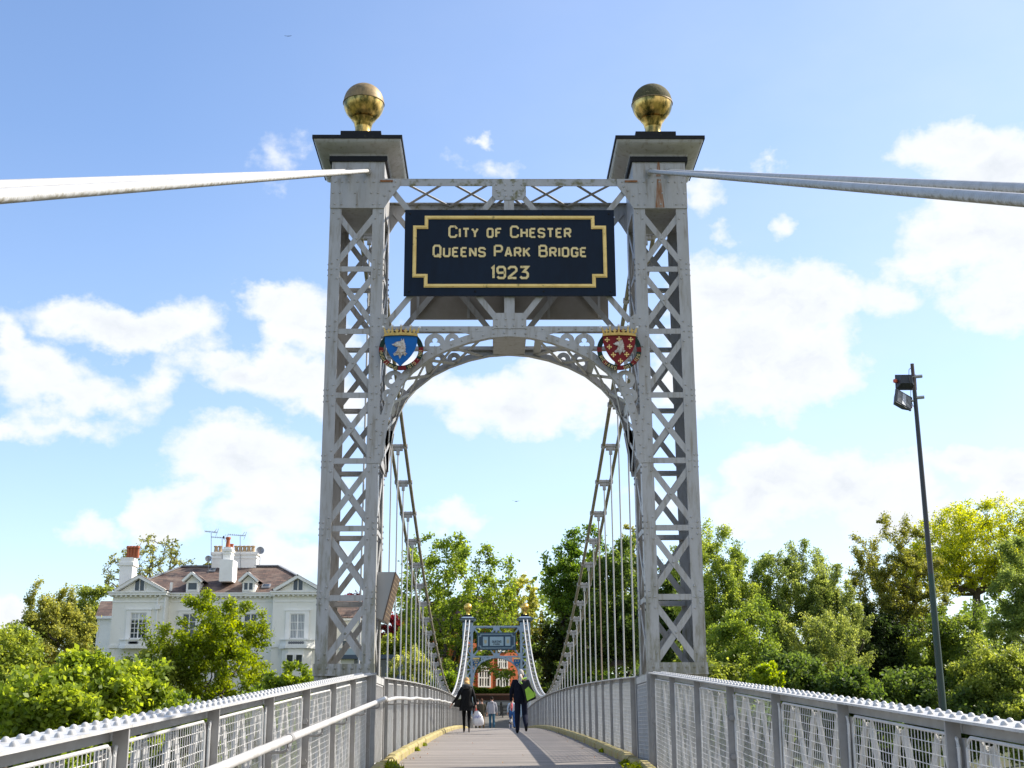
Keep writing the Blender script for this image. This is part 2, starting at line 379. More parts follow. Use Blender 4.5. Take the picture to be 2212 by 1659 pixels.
# stroke lettering: centre lines on a unit cell
GL = {
 'C': (1, [[(1, .76), (1, .86), (.8, 1), (.2, 1), (0, .84), (0, .16), (.2, 0), (.8, 0), (1, .14), (1, .24)]]),
 'I': (0, [[(0, 0), (0, 1)]]), 'T': (1, [[(0, 1), (1, 1)], [(.5, .94), (.5, 0)]]),
 'Y': (1, [[(0, 1), (.5, .48), (1, 1)], [(.5, .48), (.5, 0)]]),
 'O': (.95, [[(.2, 1), (.8, 1), (1, .84), (1, .16), (.8, 0), (.2, 0), (0, .16), (0, .84), 'c']]),
 '0': (.85, [[(.25, 1), (.75, 1), (1, .8), (1, .2), (.75, 0), (.25, 0), (0, .2), (0, .8), 'c']]),
 'F': (.9, [[(0, 0), (0, 1)], [(.07, 1), (1, 1)], [(.07, .53), (.75, .53)]]),
 'H': (1, [[(0, 0), (0, 1)], [(1, 0), (1, 1)], [(.07, .52), (.93, .52)]]),
 'E': (.9, [[(0, 0), (0, 1)], [(.07, 1), (1, 1)], [(.07, .52), (.8, .52)], [(.07, 0), (1, 0)]]),
 'S': (1, [[(1, .78), (1, .88), (.82, 1), (.18, 1), (0, .86), (0, .66), (.16, .54), (.84, .46), (1, .34), (1, .14), (.82, 0), (.18, 0), (0, .12), (0, .22)]]),
 'R': (1, [[(0, 0), (0, 1)], [(.07, 1), (.8, 1), (1, .86), (1, .62), (.8, .48), (.07, .48)], [(.55, .45), (1, 0)]]),
 'Q': (.95, [[(.2, 1), (.8, 1), (1, .84), (1, .16), (.8, 0), (.2, 0), (0, .16), (0, .84), 'c'], [(.55, .2), (1.05, -.12)]]),
 'U': (1, [[(0, 1), (0, .16), (.2, 0), (.8, 0), (1, .16), (1, 1)]]),
 'N': (1, [[(0, 0), (0, 1)], [(.05, .95), (.95, .05)], [(1, 0), (1, 1)]]),
 'P': (1, [[(0, 0), (0, 1)], [(.07, 1), (.8, 1), (1, .86), (1, .6), (.8, .46), (.07, .46)]]),
 'A': (1.05, [[(0, 0), (.42, 1), (.58, 1), (1, 0)], [(.2, .3), (.8, .3)]]),
 'K': (1, [[(0, 0), (0, 1)], [(1, 1), (.06, .46)], [(.35, .6), (1, 0)]]),
 'B': (1, [[(0, 0), (0, 1)], [(.07, 1), (.76, 1), (.93, .88), (.93, .66), (.76, .53), (.07, .53)], [(.76, .53), (1, .4), (1, .13), (.8, 0), (.07, 0)]]),
 'D': (1, [[(0, 0), (0, 1)], [(.07, 1), (.78, 1), (1, .82), (1, .18), (.78, 0), (.07, 0)]]),
 'G': (1, [[(1, .76), (1, .86), (.8, 1), (.2, 1), (0, .84), (0, .16), (.2, 0), (.8, 0), (1, .14), (1, .44), (.6, .44)]]),
 'L': (.85, [[(0, 1), (0, 0), (1, 0)]]), 'W': (1.3, [[(0, 1), (.25, 0), (.5, .8), (.75, 0), (1, 1)]]),
 'M': (1.2, [[(0, 0), (0, 1), (.5, .35), (1, 1), (1, 0)]]), 'X': (1, [[(0, 0), (1, 1)], [(0, 1), (1, 0)]]),
 '1': (.18, [[(-.2, .85), (1, 1), (1, 0)]]), '7': (.85, [[(0, 1), (1, 1), (.35, 0)]]),
 '9': (.9, [[(1, .5), (.15, .46), (0, .6), (0, .86), (.2, 1), (.8, 1), (1, .84), (1, .16), (.8, 0), (.2, 0), (0, .14)]]),
 '2': (.9, [[(0, .78), (0, .88), (.2, 1), (.8, 1), (1, .85), (1, .65), (0, .08), (0, 0), (1, 0)]]),
 '3': (.9, [[(0, 1), (1, 1), (.45, .58), (.8, .55), (1, .4), (1, .15), (.8, 0), (.2, 0), (0, .14)]]),
 '-': (.6, [[(0, .5), (1, .5)]]), '.': (.1, [[(0, .42), (0, .58)]]), ' ': (.55, []),
}


def text_layout(txt, size, wf, gap, small=.78):
    out, x = [], 0
    newword = True
    for ch in txt:
        if ch == ' ': x += .55*size*wf*small+gap; newword = True; continue
        low = ch.islower(); s_ = size*small if low else size
        wu, st = GL[ch.upper()]; out.append((ch.upper(), x, s_, wu*wf*s_)); x += wu*wf*s_+gap
    return out, x-gap


def text_line(mb, txt, x0, x1, z, size, stroke, Y, depth, wf=.62, small=.78, mi=0):
    # letters in the plane Y, between x0 and x1, standing on z
    g = size*.30
    lay, wid = text_layout(txt, size, wf, g, small)
    k = (x1-x0)/wid; e = 0
    for ch, lx, s_, w_ in lay:
        for st in GL[ch][1]:
            closed = st[-1] == 'c'; pts = [p for p in st if p != 'c']
            e = (e+1) % 5
            mb.ribbon([(x0+(lx+px*w_)*k if ch != '1' else x0+(lx+px*w_)*k, Y-e*.0003, z+pz*s_) for px, pz in pts], stroke, (0, -depth, 0), closed=closed, mi=mi)


def text_arc(mb, txt, cx, cz, rad, a0, a1, size, stroke, Y, depth, mi=0):
    # letters along a circle below the centre, reading left to right, baseline outside
    lay, wid = text_layout(txt, size, .6, size*.35, 1.0); e = 0
    for ch, lx, s_, w_ in lay:
        for st in GL[ch][1]:
            closed = st[-1] == 'c'; pts = [p for p in st if p != 'c']; q = []; e = (e+1) % 5
            for px, pz in pts:
                a = a0+(a1-a0)*((lx+w_/2)/wid); da = (px-.5)*w_
                rx, rz = math.cos(a), math.sin(a)           # outward
                tx, tz = -rz, rx                            # reading direction
                rr = rad+(.5-pz)*s_
                q.append((cx+rx*rr+tx*da, Y-e*.0003, cz+rz*rr+tz*da))
            mb.ribbon(q, stroke, (0, -depth, 0), closed=closed, mi=mi)


def zdeck(Y):
    if Y < 17.8: return -.5+.059*(Y-17.8)
    if Y < 18.8: return -.5
    if Y > 102.6: return -.5
    return -.5+.52*(1-((Y-60.3)/42.3)**2)


def zrail(Y):
    if Y < 18.3: return .735+.059*(Y-17.8)
    return .70+.58*(1-((Y-60.3)/42)**2)


# ------------------------------------------------------------------ terrain, water, deck
def sm(a, b, x):
    t = min(1, max(0, (x-a)/(b-a))); return t*t*(3-2*t)


def zground(X, Y):
    z = -7.6+sm(34, 16, Y)*5.0                                   # near bank
    far = sm(74, 104, Y)*(7.4+sm(3, 14, abs(X))*(-1.6 if X > 0 else -.6))
    z += far+max(0, min(20, Y-104))*.115*(1-sm(4, 16, abs(X)))+sm(112, 190, Y)*1.5
    if Y < 16: z = -2.6+(-.9 if abs(X) > 4 else 0)
    return z


def build_ground():
    ys = [-400, -60, -20, -5, 5, 12, 16, 20, 24, 28, 32, 38, 50, 62, 72, 76, 80, 84, 88, 92, 96, 100, 104, 106, 108, 110, 112, 114, 116, 120, 124, 128, 134, 145, 170, 200, 300, 700, 2500, 6000]
    xs = [-4000, -900, -300, -120, -80, -60, -45, -36, -28, -22, -17, -13, -10, -7.5, -5.5, -4, -3, -1.5, 0, 1.5, 3, 4, 5.5, 7.5, 10, 13, 17, 22, 28, 36, 45, 60, 80, 120, 300, 900, 4000]
    vs = [(x, y, zground(x, y)) for y in ys for x in xs]; n = len(xs)
    fs = [(i*n+j, i*n+j+1, (i+1)*n+j+1, (i+1)*n+j) for i in range(len(ys)-1) for j in range(n-1)]
    mb = MB(); mb.add(vs, fs)
    g = mat('ground_earth', (.055, .075, .02), (.09, .08, .045), (1, 1, 1), .6, .4, .7, .95, c3=(.04, .06, .015), ns3=3)
    mb.build('ground', g, smooth=True, kind='structure')
    mb = MB(); mb.add([(-4000, 22, -6.9), (4000, 22, -6.9), (4000, 80, -6.9), (-4000, 80, -6.9)], [(0, 1, 2, 3)])
    mb.build('river_water', mat('river_water_surface', (.03, .045, .035), (.04, .05, .03), (1, 3, 1), 2, rough=.12, bump=.35), kind='structure')
    # road and landing beyond the bridge: a sheet on the slope
    mb = MB(); yy = [102.7, 104, 106, 108, 110, 112, 114, 116, 118, 120, 121.5]
    prof = {102.7: -.49, 104: 0.02, 106: .42, 108: .72, 110: 1.05, 112: 1.42, 114: 1.74, 116: 1.98, 118: 2.16, 120: 2.36, 121.5: 2.5}
    vs = []; fs = []
    for y in yy:
        w = 3.2 if y < 105 else (9 if y < 112 else 26)
        vs += [(-w, y, prof[y]), (w, y, prof[y])]
    for i in range(len(yy)-1): fs.append((2*i, 2*i+1, 2*i+3, 2*i+2))
    a = MB(); a.add(vs, fs)
    a.build('landing_pavement', mat('landing_asphalt', (.17, .155, .14), (.12, .115, .11), (1, 1, 1), 1.5, .35, .7, .9), kind='structure')
    a = MB(); a.add([(-26, 115.5, 1.95), (26, 115.5, 1.95), (26, 119.6, 2.335), (-26, 119.6, 2.335)], [(0, 1, 2, 3)])
    a.build('road', mat('road_asphalt', (.34, .33, .31), (.28, .27, .25), (1, 1, 1), 2, .4, .7, .9), kind='structure')
    return prof
LAND = build_ground()


def build_deck():
    mb = MB(); ys = [-6, 0, 6, 12, 17.8, 18.8]+[18.8+83.9*i/40 for i in range(1, 41)]
    for a, b in zip(ys[:-1], ys[1:]):
        za, zb = zdeck(a), zdeck(b)
        if a >= 18.79: za, zb = zdeck(a+1e-6), zdeck(min(b, 102.59))
        w = 1.86
        mb.hexa([(-w, a, za-.35), (w, a, za-.35), (w, b, zb-.35), (-w, b, zb-.35)], [(-w, a, za), (w, a, za), (w, b, zb), (-w, b, zb)])
    mb.build('bridge_deck', DECK, kind='structure')
    # masonry approach below the near deck
    mb = MB(); mb.hexa([(-2.2, -6, -6), (2.2, -6, -6), (2.2, 19.5, -6), (-2.2, 19.5, -6)], [(-2.2, -6, zdeck(-6)-.36), (2.2, -6, zdeck(-6)-.36), (2.2, 19.5, -.9), (-2.2, 19.5, -.9)])
    mb.build('approach_abutment', mat('abutment_stone', (.20, .16, .12), (.13, .11, .09), (1, 1, 1), 2, rough=.9), kind='structure')
    # edge girders of the span
    for s in (-1, 1):
        mb = MB(); yy = [18.8+83.9*i/24 for i in range(25)]
        for a, b in zip(yy[:-1], yy[1:]):
            za, zb = zdeck(a+1e-6), zdeck(min(b, 102.59)); x0, x1 = sorted((s*1.97, s*2.07))
            mb.hexa([(x0, a, za-.55), (x1, a, za-.55), (x1, b, zb-.55), (x0, b, zb-.55)], [(x0, a, za-.1), (x1, a, za-.1), (x1, b, zb-.1), (x0, b, zb-.1)])
        mb.build('edge_girder', POSTPAINT, kind='structure')
build_deck()


def build_kerb(s):
    side = 'left' if s < 0 else 'right'
    t = thing('stone_kerb', (s*1.7, 18, -.5), 'low yellow lichened stone kerb along the %s edge of the bridge deck' % side, 'kerb', 'kerbs edging the bridge deck')
    rnd = random.Random(5+s); y = 2.0
    blk = [MB() for _ in range(3)]
    for q, b in enumerate(blk):
        x0, x1 = (-.078, .078); c = .03
        b.hexa([(x0, .012, -.06), (x1, .012, -.06), (x1, .888, -.06), (x0, .888, -.06)], [(x0, .012, .085), (x1, .012, .085), (x1, .888, .085), (x0, .888, .085)])
        b.hexa([(x0, .012, .085), (x1, .012, .085), (x1, .888, .085), (x0, .888, .085)], [(x0+c, .03, .125-.004*q), (x1-c, .03, .12), (x1-c, .87, .128), (x0+c, .87, .122+.004*q)])
    mes = [b.mesh('kerb_block', STONE) for b in blk]
    while y < 101.5:
        if not (17.0 < y < 18.6):
            za, zb = zdeck(y+.001), zdeck(min(y+.9, 102.5))
            inst('kerb_block', rnd.choice(mes), t, (s*(1.70+rnd.uniform(-.008, .008)), y, za+rnd.uniform(-.004, .004)),
                 rot=(math.atan2(zb-za, .9), 0, rnd.uniform(-.006, .006)))
        else:
            inst('kerb_block', rnd.choice(mes), t, (s*1.66, y, zdeck(y)+.01))
        y += .9
build_kerb(-1); build_kerb(1)


# ------------------------------------------------------------------ gateways
def clamp_pts(pts): return pts


def build_gateway(y0, dz, paint, near=True):
    base = Vector((0, y0, dz-.5)); yb = y0+1.0
    lab = ('grey riveted lattice steel gateway with gilded balls standing nearest on the bridge' if near else
           'small distant pale blue lattice gateway at the far end of the bridge')
    G = thing('bridge_gateway', base, lab, 'bridge gateway', 'gateways of the suspension bridge')
    zl = [.784+dz+.96*i for i in range(8)]
    XI, XO = 1.862, 2.667
    lp = LEGPAINT if near else paint
    for s in (-1, 1):
        xi, xo = s*XI, s*XO
        def bx(mb, xa, xb, ya, yb_, za, zb_, mi=0): mb.box(min(xa, xb), max(xa, xb), ya, yb_, za, zb_, mi)
        a = MB()
        w, t = .172, .014
        zt, zb = 7.50+dz, -.62+dz
        for (xc, dirx) in ((xi, s), (xo, -s)):
            for (yc, diry) in ((y0, 1), (yb, -1)):
                bx(a, xc, xc+dirx*w, yc-.001 if diry > 0 else yc-t, yc+t if diry > 0 else yc+.001, zb, zt)
                bx(a, xc, xc+dirx*t, yc+diry*t*1.1 if diry > 0 else yc-w, yc+w if diry > 0 else yc-t*1.1, zb, zt)
        leg = a.build('lattice_leg', lp, G)
        # outer side plate
        p = MB(); bx(p, xo-s*.003, xo-s*.012, y0+.173, yb-.173, zl[0], zt)
        p.build('side_plate', lp, leg)
        # foot band
        p = MB(); bx(p, xi-s*.012, xo+s*.012, y0-.02, y0-.003, zl[0]-.06, zl[0]+.075)
        bx(p, xi-s*.015, xo+s*.015, y0-.045, yb+.03, zl[0]-.085, zl[0]-.062)
        bx(p, xi-s*.012, xo+s*.012, yb+.003, yb+.02, zl[0]-.06, zl[0]+.075)
        p.build('foot_band', lp, leg)
        xa, xb = xi+s*.165, xo-s*.165
        rung = None; br = {}
        for i in range(7):
            z0, z1 = zl[i], zl[i+1] if i < 6 else 7.5+dz
            for (yy, off) in ((y0+.02, 0), (yb-.02, 0)):
                m1 = MB(); m1.bar((xa-s*.03, yy, z0+.11), (xb+s*.03, yy, z1-.11), .085, .010)
                m1.build('cross_brace', paint, leg)
                m1 = MB(); m1.bar((xb+s*.03, yy-.014, z0+.11), (xa-s*.03, yy-.014, z1-.11), .085, .010)
                m1.build('cross_brace', paint, leg)
                if 0 < i:
                    m1 = MB(); bx(m1, xi+s*.12, xo-s*.12, yy-.016, yy-.004, z0-.04, z0+.04)
                    if yy > y0+.5: bx(m1, xi+s*.12, xo-s*.12, yy-.10, yy-.018, z0-.04, z0-.03)
                    m1.build('rung', paint, leg)
            m1 = MB(); m1.bar((xi+s*.02, y0+.13, z0+.1), (xi+s*.02, yb-.13, z1-.1), .075, .010, (1, 0, 0))
            m1.build('side_brace', paint, leg)
            m1 = MB(); m1.bar((xi+s*.034, yb-.13, z0+.1), (xi+s*.034, y0+.13, z1-.1), .075, .010, (1, 0, 0))
            m1.build('side_brace', paint, leg)
            if i:
                m1 = MB(); bx(m1, xi+s*.016, xi+s*.026, y0+.1, yb-.1, z0-.035, z0+.035); m1.build('side_rung', paint, leg)
        # rivets, front face and inner side
        if near:
            rv = MB(); rs = .0175
            for i in range(8):
                zz = zl[i] if i < 7 else 7.5+dz
                for xs_ in (xi, xo):
                    d = s if xs_ == xi else -s
                    if 0 < i < 7:
                        for (ox, oz) in ((.05, .085), (.05, 0), (.05, -.085), (.125, 0), (.132, .15), (.132, -.15)):
                            rv.dome((xs_+d*ox, y0-.001, zz+oz), rs, .014, (0, -1, 0))
                    elif i == 0:
                        for (ox, oz) in ((.05, .13), (.13, .2)): rv.dome((xs_+d*ox, y0-.001, zz+oz), rs, .014, (0, -1, 0))
                    else:
                        for (ox, oz) in ((.05, -.07), (.13, -.16)): rv.dome((xs_+d*ox, y0-.001, zz+oz), rs, .014, (0, -1, 0))
                    if i and i < 7:
                        for oz in (.17, .085, 0, -.085, -.17):
                            rv.dome((xi-s*.001, y0+.05, zz+oz), rs, .014, (-s, 0, 0)); rv.dome((xi-s*.001, yb-.05, zz+oz), rs, .014, (-s, 0, 0))
                        for oz in (.085, 0, -.085): rv.dome((xo+s*.001, y0+.05, zz+oz), rs, .014, (s, 0, 0))
                if i < 7: rv.dome(((xi+xo)/2, y0+.0, (zz+(zl[i+1] if i < 6 else 7.5+dz))/2), rs*1.1, .014, (0, -1, 0))
            for k in range(7): rv.dome((xi+s*(.07+k*.112), y0-.02, zl[0]+.015), .021, .016, (0, -1, 0))
            rv.build('rivet', lp, leg, kind='stuff')
        # head box and plates
        h = MB(); bx(h, xi-s*.0, xo, y0-.006, yb+.006, 7.50+dz, 8.0+dz); bx(h, xi+s*.006, xo-s*.006, y0, yb, 8.0+dz, 8.28+dz)
        head = h.build('head_box', paint, G)
        for (yy, n_) in ((y0-.02, -1), (yb+.008, 1)):
            g = MB(); g.prism([(s*x, yy, z+dz) for x, z in ((2.669, 7.50), (1.86, 7.50), (1.775, 7.65), (1.625, 7.86), (1.625, 7.972), (2.669, 7.972))], (0, .012, 0))
            g.build('gusset_plate', paint, head)
        if near:
            rv = MB()
            for k in range(3):
                for x in (1.93, 2.03, 2.27, 2.50, 2.60):
                    rv.dome((s*(x+(.03 if k % 2 else 0)), y0-.02, 7.56+k*.18), .0175, .014, (0, -1, 0))
            for x in (1.70, 1.78, 1.92, 2.02, 2.16, 2.26, 2.40, 2.50, 2.60): rv.dome((s*x, y0-.02, 7.925), .0175, .014, (0, -1, 0))
            for (x, z) in ((1.72, 7.85), (1.78, 7.78), (1.86, 7.70)): rv.dome((s*x, y0-.02, z), .021, .016, (0, -1, 0))
            rv.build('rivet', paint, head, kind='stuff')
            g = MB(); bx(g, s*1.74, s*1.93, y0-.034, y0-.0215, 7.915, 7.945); g.build('rusty_strap', RUST, head)
            if s > 0:
                g = MB()
                prev = None
                g.add([(2.215, y0-.0085, 8.02), (2.285, y0-.0085, 8.02), (2.275, y0-.0085, 8.26), (2.245, y0-.0085, 8.26)], [(0, 1, 2, 3)])
                g.add([(2.19, y0-.0225, 7.51), (2.325, y0-.0225, 7.51), (2.285, y0-.0225, 7.97), (2.225, y0-.0225, 7.97)], [(0, 1, 2, 3)])
                rst = mat('rust_streak', (.24, .10, .035), (.40, .32, .27), (40, 1, 2.5), 1.4, .42, .62, .8)
                g.build('rust_stain', rst, head)
        # cap: black band, cavetto cornice, black rim, slabs
        cx, cy = s*2.2645, y0+.5
        def ring(hx, hy, z): return [(cx-hx, cy-hy, z), (cx+hx, cy-hy, z), (cx+hx, cy+hy, z), (cx-hx, cy+hy, z)]
        c = MB(); c.hexa(ring(.435, .533, 8.255+dz), ring(.435, .533, 8.335+dz))
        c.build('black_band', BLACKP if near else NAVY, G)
        c = MB(); prof = [(.018, 8.335), (.022, 8.35), (.05, 8.375), (.10, 8.40), (.165, 8.43), (.215, 8.462), (.245, 8.50), (.25, 8.515)]
        c.add([p for (o_, z_) in prof for p in ring(.402+o_, .5+o_, z_+dz)],
              [(i*4+j, i*4+(j+1) % 4, i*4+4+(j+1) % 4, i*4+4+j) for i in range(len(prof)-1) for j in range(4)]+[(3, 2, 1, 0), tuple(len(prof)*4-4+j for j in range(4))])
        c.build('cornice', paint, G, smooth=50)
        c = MB(); c.hexa(ring(.67, .768, 8.515+dz), ring(.67, .768, 8.57+dz))
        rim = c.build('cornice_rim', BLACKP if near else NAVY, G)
        c = MB(); c.hexa(ring(.52, .62, 8.57+dz), ring(.50, .60, 8.63+dz)); c.hexa(ring(.50, .60, 8.63+dz), ring(.36, .44, 8.69+dz)); c.build('cap_slab', paint if not near else BLACKP, G)
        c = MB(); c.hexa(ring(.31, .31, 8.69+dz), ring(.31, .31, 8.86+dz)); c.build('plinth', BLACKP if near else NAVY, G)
        # finial: neck and ball
        zc, rb = 9.475+dz, .316
        c = MB(); c.lathe([(.165, 8.86), (.15, 8.875), (.132, 8.93), (.124, 9.0), (.126, 9.06), (.13, 9.075), (.134, 9.08), (.14, 9.12), (.165, 9.17), (.19, 9.2)], (cx, cy, dz), 28)
        neck = c.build('finial_neck', GOLD if near else GOLDFAR, G, smooth=60)
        lower = [(rb*math.sin(a), zc-rb*math.cos(a)) for a in [R(35+55*i/10) for i in range(11)]]
        c = MB(); c.lathe(lower, (cx, cy, 0), 32)
        ball = c.build('finial_ball', GOLD if near else GOLDFAR, G, smooth=60)
        c = MB(); c.lathe([(rb, zc-.012), (rb+.010, zc-.008), (rb+.010, zc+.006), (rb, zc+.010)], (cx, cy, 0), 32); c.build('seam_band', GOLDDULL if near else GOLDFAR, ball, smooth=40)
        upper = [(rb*math.cos(a), zc+.01+rb*math.sin(a)) for a in [R(84*i/12) for i in range(13)]]+[(.004, zc+.01+rb)]
        c = MB(); c.lathe(upper, (cx, cy, 0), 32)
        u = c.build('ball_top', (GOLDDULL if s < 0 else MOSSY) if near else GOLDFAR, ball, smooth=60)
        if near and s > 0: u['label'] = 'upper half of the right ball crusted with dark moss'
    # top crossbeam
    for (yy, d) in ((y0, 1), (yb, -1)):
        b = MB(); b.box(-1.64, 1.64, min(yy, yy+d*.012), max(yy, yy+d*.012), 7.865+dz, 7.966+dz); b.box(-1.86, 1.86, min(yy, yy+d*.10), max(yy, yy+d*.10), 7.968+dz, 7.98+dz)
        tb = b.build('top_beam', MOSSPAINT if near else paint, G)
    for k in range(5):
        xa = -1.62+k*.70 if k < 2 else (.23+(k-3)*.70 if k > 2 else -.22); xb = xa+(.68 if k != 2 else .44)
        b = MB(); b.bar((xa, y0+.03, 7.955+dz), (xb, yb-.03, 7.955+dz), .05, .008, (0, 0, 1)); b.build('top_lacing', paint, G)
        b = MB(); b.bar((xb, y0+.03, 7.943+dz), (xa, yb-.03, 7.943+dz), .05, .008, (0, 0, 1)); b.build('top_lacing', paint, G)
    # plane trusses front and back
    arch = [(1.80, 3.70), (1.795, 3.95), (1.741, 4.27), (1.66, 4.55), (1.552, 4.785), (1.40, 4.965), (1.157, 5.165), (.90, 5.30), (.60, 5.41), (.30, 5.48), (0, 5.503)]
    full = [(-x, z) for x, z in arch]+[(x, z) for x, z in arch[-2::-1]]
    for (yy, n_) in ((y0, -1), (yb, 1)):
        gi = -n_      # inward
        P = lambda x, z, o=0: (x, yy+gi*o, z+dz)
        g = MB(); g.prism([P(x, z, .0) for x, z in ((-.25, 7.972), (.25, 7.972), (.255, 7.72), (.20, 7.635), (-.20, 7.635), (-.255, 7.72))], (0, n_*.012, 0)); g.build('gusset_plate', MOSSPAINT if near else paint, G)
        g = MB(); g.box(-.075, .075, min(yy, yy+gi*.02)+.0005, max(yy, yy+gi*.02), 5.8+dz, 7.7+dz); g.build('centre_post', paint, G)
        for s in (-1, 1):
            g = MB(); g.bar(P(s*1.79, 7.85, .012), P(s*.16, 5.74, .012), .085, .010); g.build('diagonal', paint, G)
            g = MB(); g.bar(P(s*.17, 7.75, .026), P(s*1.76, 5.74, .026), .085, .010); g.build('diagonal', paint, G)
            g = MB(); g.prism([P(s*x, z) for x, z in ((1.86, 5.50), (1.75, 5.50), (1.75, 5.77), (1.82, 5.84), (1.86, 5.84))], (0, n_*.012, 0))
            g.prism([P(s*x, z) for x, z in ((1.861, 3.63), (2.03, 3.63), (2.03, 5.84), (1.861, 5.84))], (0, n_*.012, 0)); g.build('gusset_plate', paint, G)
            g = MB(); g.prism([P(s*x, z) for x, z in ((1.861, 3.62), (1.825, 3.62), (1.725, 4.28), (1.76, 4.33), (1.861, 4.33))], (0, n_*.0125, 0)); g.build('spring_plate', paint, G)
        g = MB(); g.box(-1.75, 1.75, min(yy, yy-gi*.010), max(yy, yy-gi*.010), 5.575+dz, 5.655+dz); g.box(-1.86, 1.86, min(yy+gi*.002, yy+gi*.09), max(yy+gi*.002, yy+gi*.09), 5.575+dz, 5.587+dz); g.build('girder', paint, G)
        g = MB(); g.prism([P(x, z) for x, z in ((-.245, 5.62), (.245, 5.62), (.245, 5.80), (.19, 5.855), (-.19, 5.855), (-.245, 5.80))], (0, n_*.022, 0)); g.build('gusset_plate', paint, G)
        g = MB(); g.prism([P(x, z, .001) for x, z in ((-.85, 5.60), (.85, 5.60), (.45, 5.50), (-.45, 5.50))], (0, n_*.0085, 0)); g.build('crown_plate', paint, G)
        g = MB(); q = []
        outer = []
        for i, (x, z) in enumerate(full):
            a = Vector(full[max(0, i-1)]); b = Vector(full[min(len(full)-1, i+1)]); d = (b-a).normalized(); nn = Vector((-d.y, d.x)); outer.append((x+nn.x*.11, z+nn.y*.11))
        for i in range(len(full)-1):
            (x0, z0), (x1, z1), (x2, z2), (x3, z3) = full[i], full[i+1], outer[i+1], outer[i]
            g.hexa([P(x0, z0), P(x1, z1), P(x2, z2), P(x3, z3)], [P(x0, z0, -.011), P(x1, z1, -.011), P(x2, z2, -.011), P(x3, z3, -.011)])
            g.hexa([P(x0, z0, .002), P(x1, z1, .002), P(x1*.998, z1+.012, .002), P(x0*.998, z0+.012, .002)], [P(x0, z0, .09), P(x1, z1, .09), P(x1*.998, z1+.012, .09), P(x0*.998, z0+.012, .09)])
        g.build('arch_rib', paint, G)
        for s in (-1, 1):      # pierced scroll ornaments
            for (x, z, ro, tre) in ((1.085, 5.40, .150, True), (.835, 5.445, .105, False), (1.665, 4.85, .142, True), (1.735, 4.615, .10, False)):
                g = MB(); n = 36; vs = []; fs = []
                for j in range(n):
                    a = 2*math.pi*j/n; ri = ro*(.14+.42*abs(math.cos(1.5*(a+.5)))**.7) if tre else ro*.31
                    for (rr, oo) in ((ro, .002), (ri, .002), (ri, .014), (ro, .014)): vs.append(P(s*(x+rr*math.cos(a)), z+rr*math.sin(a), oo))
                for j in range(n):
                    k = (j+1) % n
                    for q in range(4): fs.append((j*4+q, j*4+(q+1) % 4, k*4+(q+1) % 4, k*4+q))
                g.add(vs, fs); g.build('scroll_ornament', paint, G)
        if near and n_ < 0:
            rv = MB()
            for i in range(15): rv.dome((-1.68+i*.24, yy-.0105, 5.615), .0175, .014, (0, -1, 0))
            for i in range(len(full)-1):
                for tt in (.25, .75):
                    x = full[i][0]*(1-tt)+full[i+1][0]*tt; z = full[i][1]*(1-tt)+full[i+1][1]*tt
                    xo_ = outer[i][0]*(1-tt)+outer[i+1][0]*tt; zo_ = outer[i][1]*(1-tt)+outer[i+1][1]*tt
                    rv.dome(((x+xo_)/2, yy-.0115, (z+zo_)/2), .0175, .014, (0, -1, 0))
            for x in (-.19, -.06, .06, .19):
                for z in (5.66, 5.76): rv.dome((x, yy-.022, z), .0175, .014, (0, -1, 0))
                for z in (7.70, 7.79, 7.88): rv.dome((x*(.8 if z < 7.75 else 1), yy-.0125, z), .0175, .014, (0, -1, 0))
            for s in (-1, 1):
                for (x, z) in ((1.80, 5.78), (1.81, 5.70), (1.90, 5.66), (1.99, 5.66), (1.90, 5.78), (1.80, 5.615), (1.99, 5.50), (1.93, 5.35), (1.98, 5.2), (1.92, 5.05), (1.97, 4.9), (1.92, 4.76), (1.98, 4.65), (1.91, 4.65), (1.98, 4.56), (1.92, 4.45),
                               (1.80, 4.25), (1.90, 4.27), (1.98, 4.2), (1.90, 4.10), (1.82, 4.08), (1.98, 3.98), (1.90, 3.85), (1.98, 3.72)):
                    rv.dome((s*x, yy-.013, z), .0175, .014, (0, -1, 0))
            rv.build('rivet', paint, G, kind='stuff')
    # soffit lacing between the two arch ribs
    b = MB(); b.box(-.24, .24, y0+.02, yb-.02, 5.497+dz, 5.510+dz); b.build('soffit_plate', paint, G)
    import itertools
    fp = []
    for i in range(len(full)-1):
        for k in range(4): fp.append((full[i][0]*(1-k/4)+full[i+1][0]*k/4, full[i][1]*(1-k/4)+full[i+1][1]*k/4))
    fp.append(full[-1])
    # equal steps along the arch
    S = [0]
    for i in range(1, len(fp)): S.append(S[-1]+math.dist(fp[i], fp[i-1]))
    nseg = 14
    pts = []
    for j in range(nseg+1):
        tgt = S[-1]*j/nseg; i = max(1, next((i for i, v in enumerate(S) if v >= tgt-1e-9), 1)); u = (tgt-S[i-1])/(S[i]-S[i-1])
        pts.append((fp[i-1][0]*(1-u)+fp[i][0]*u, fp[i-1][1]*(1-u)+fp[i][1]*u))
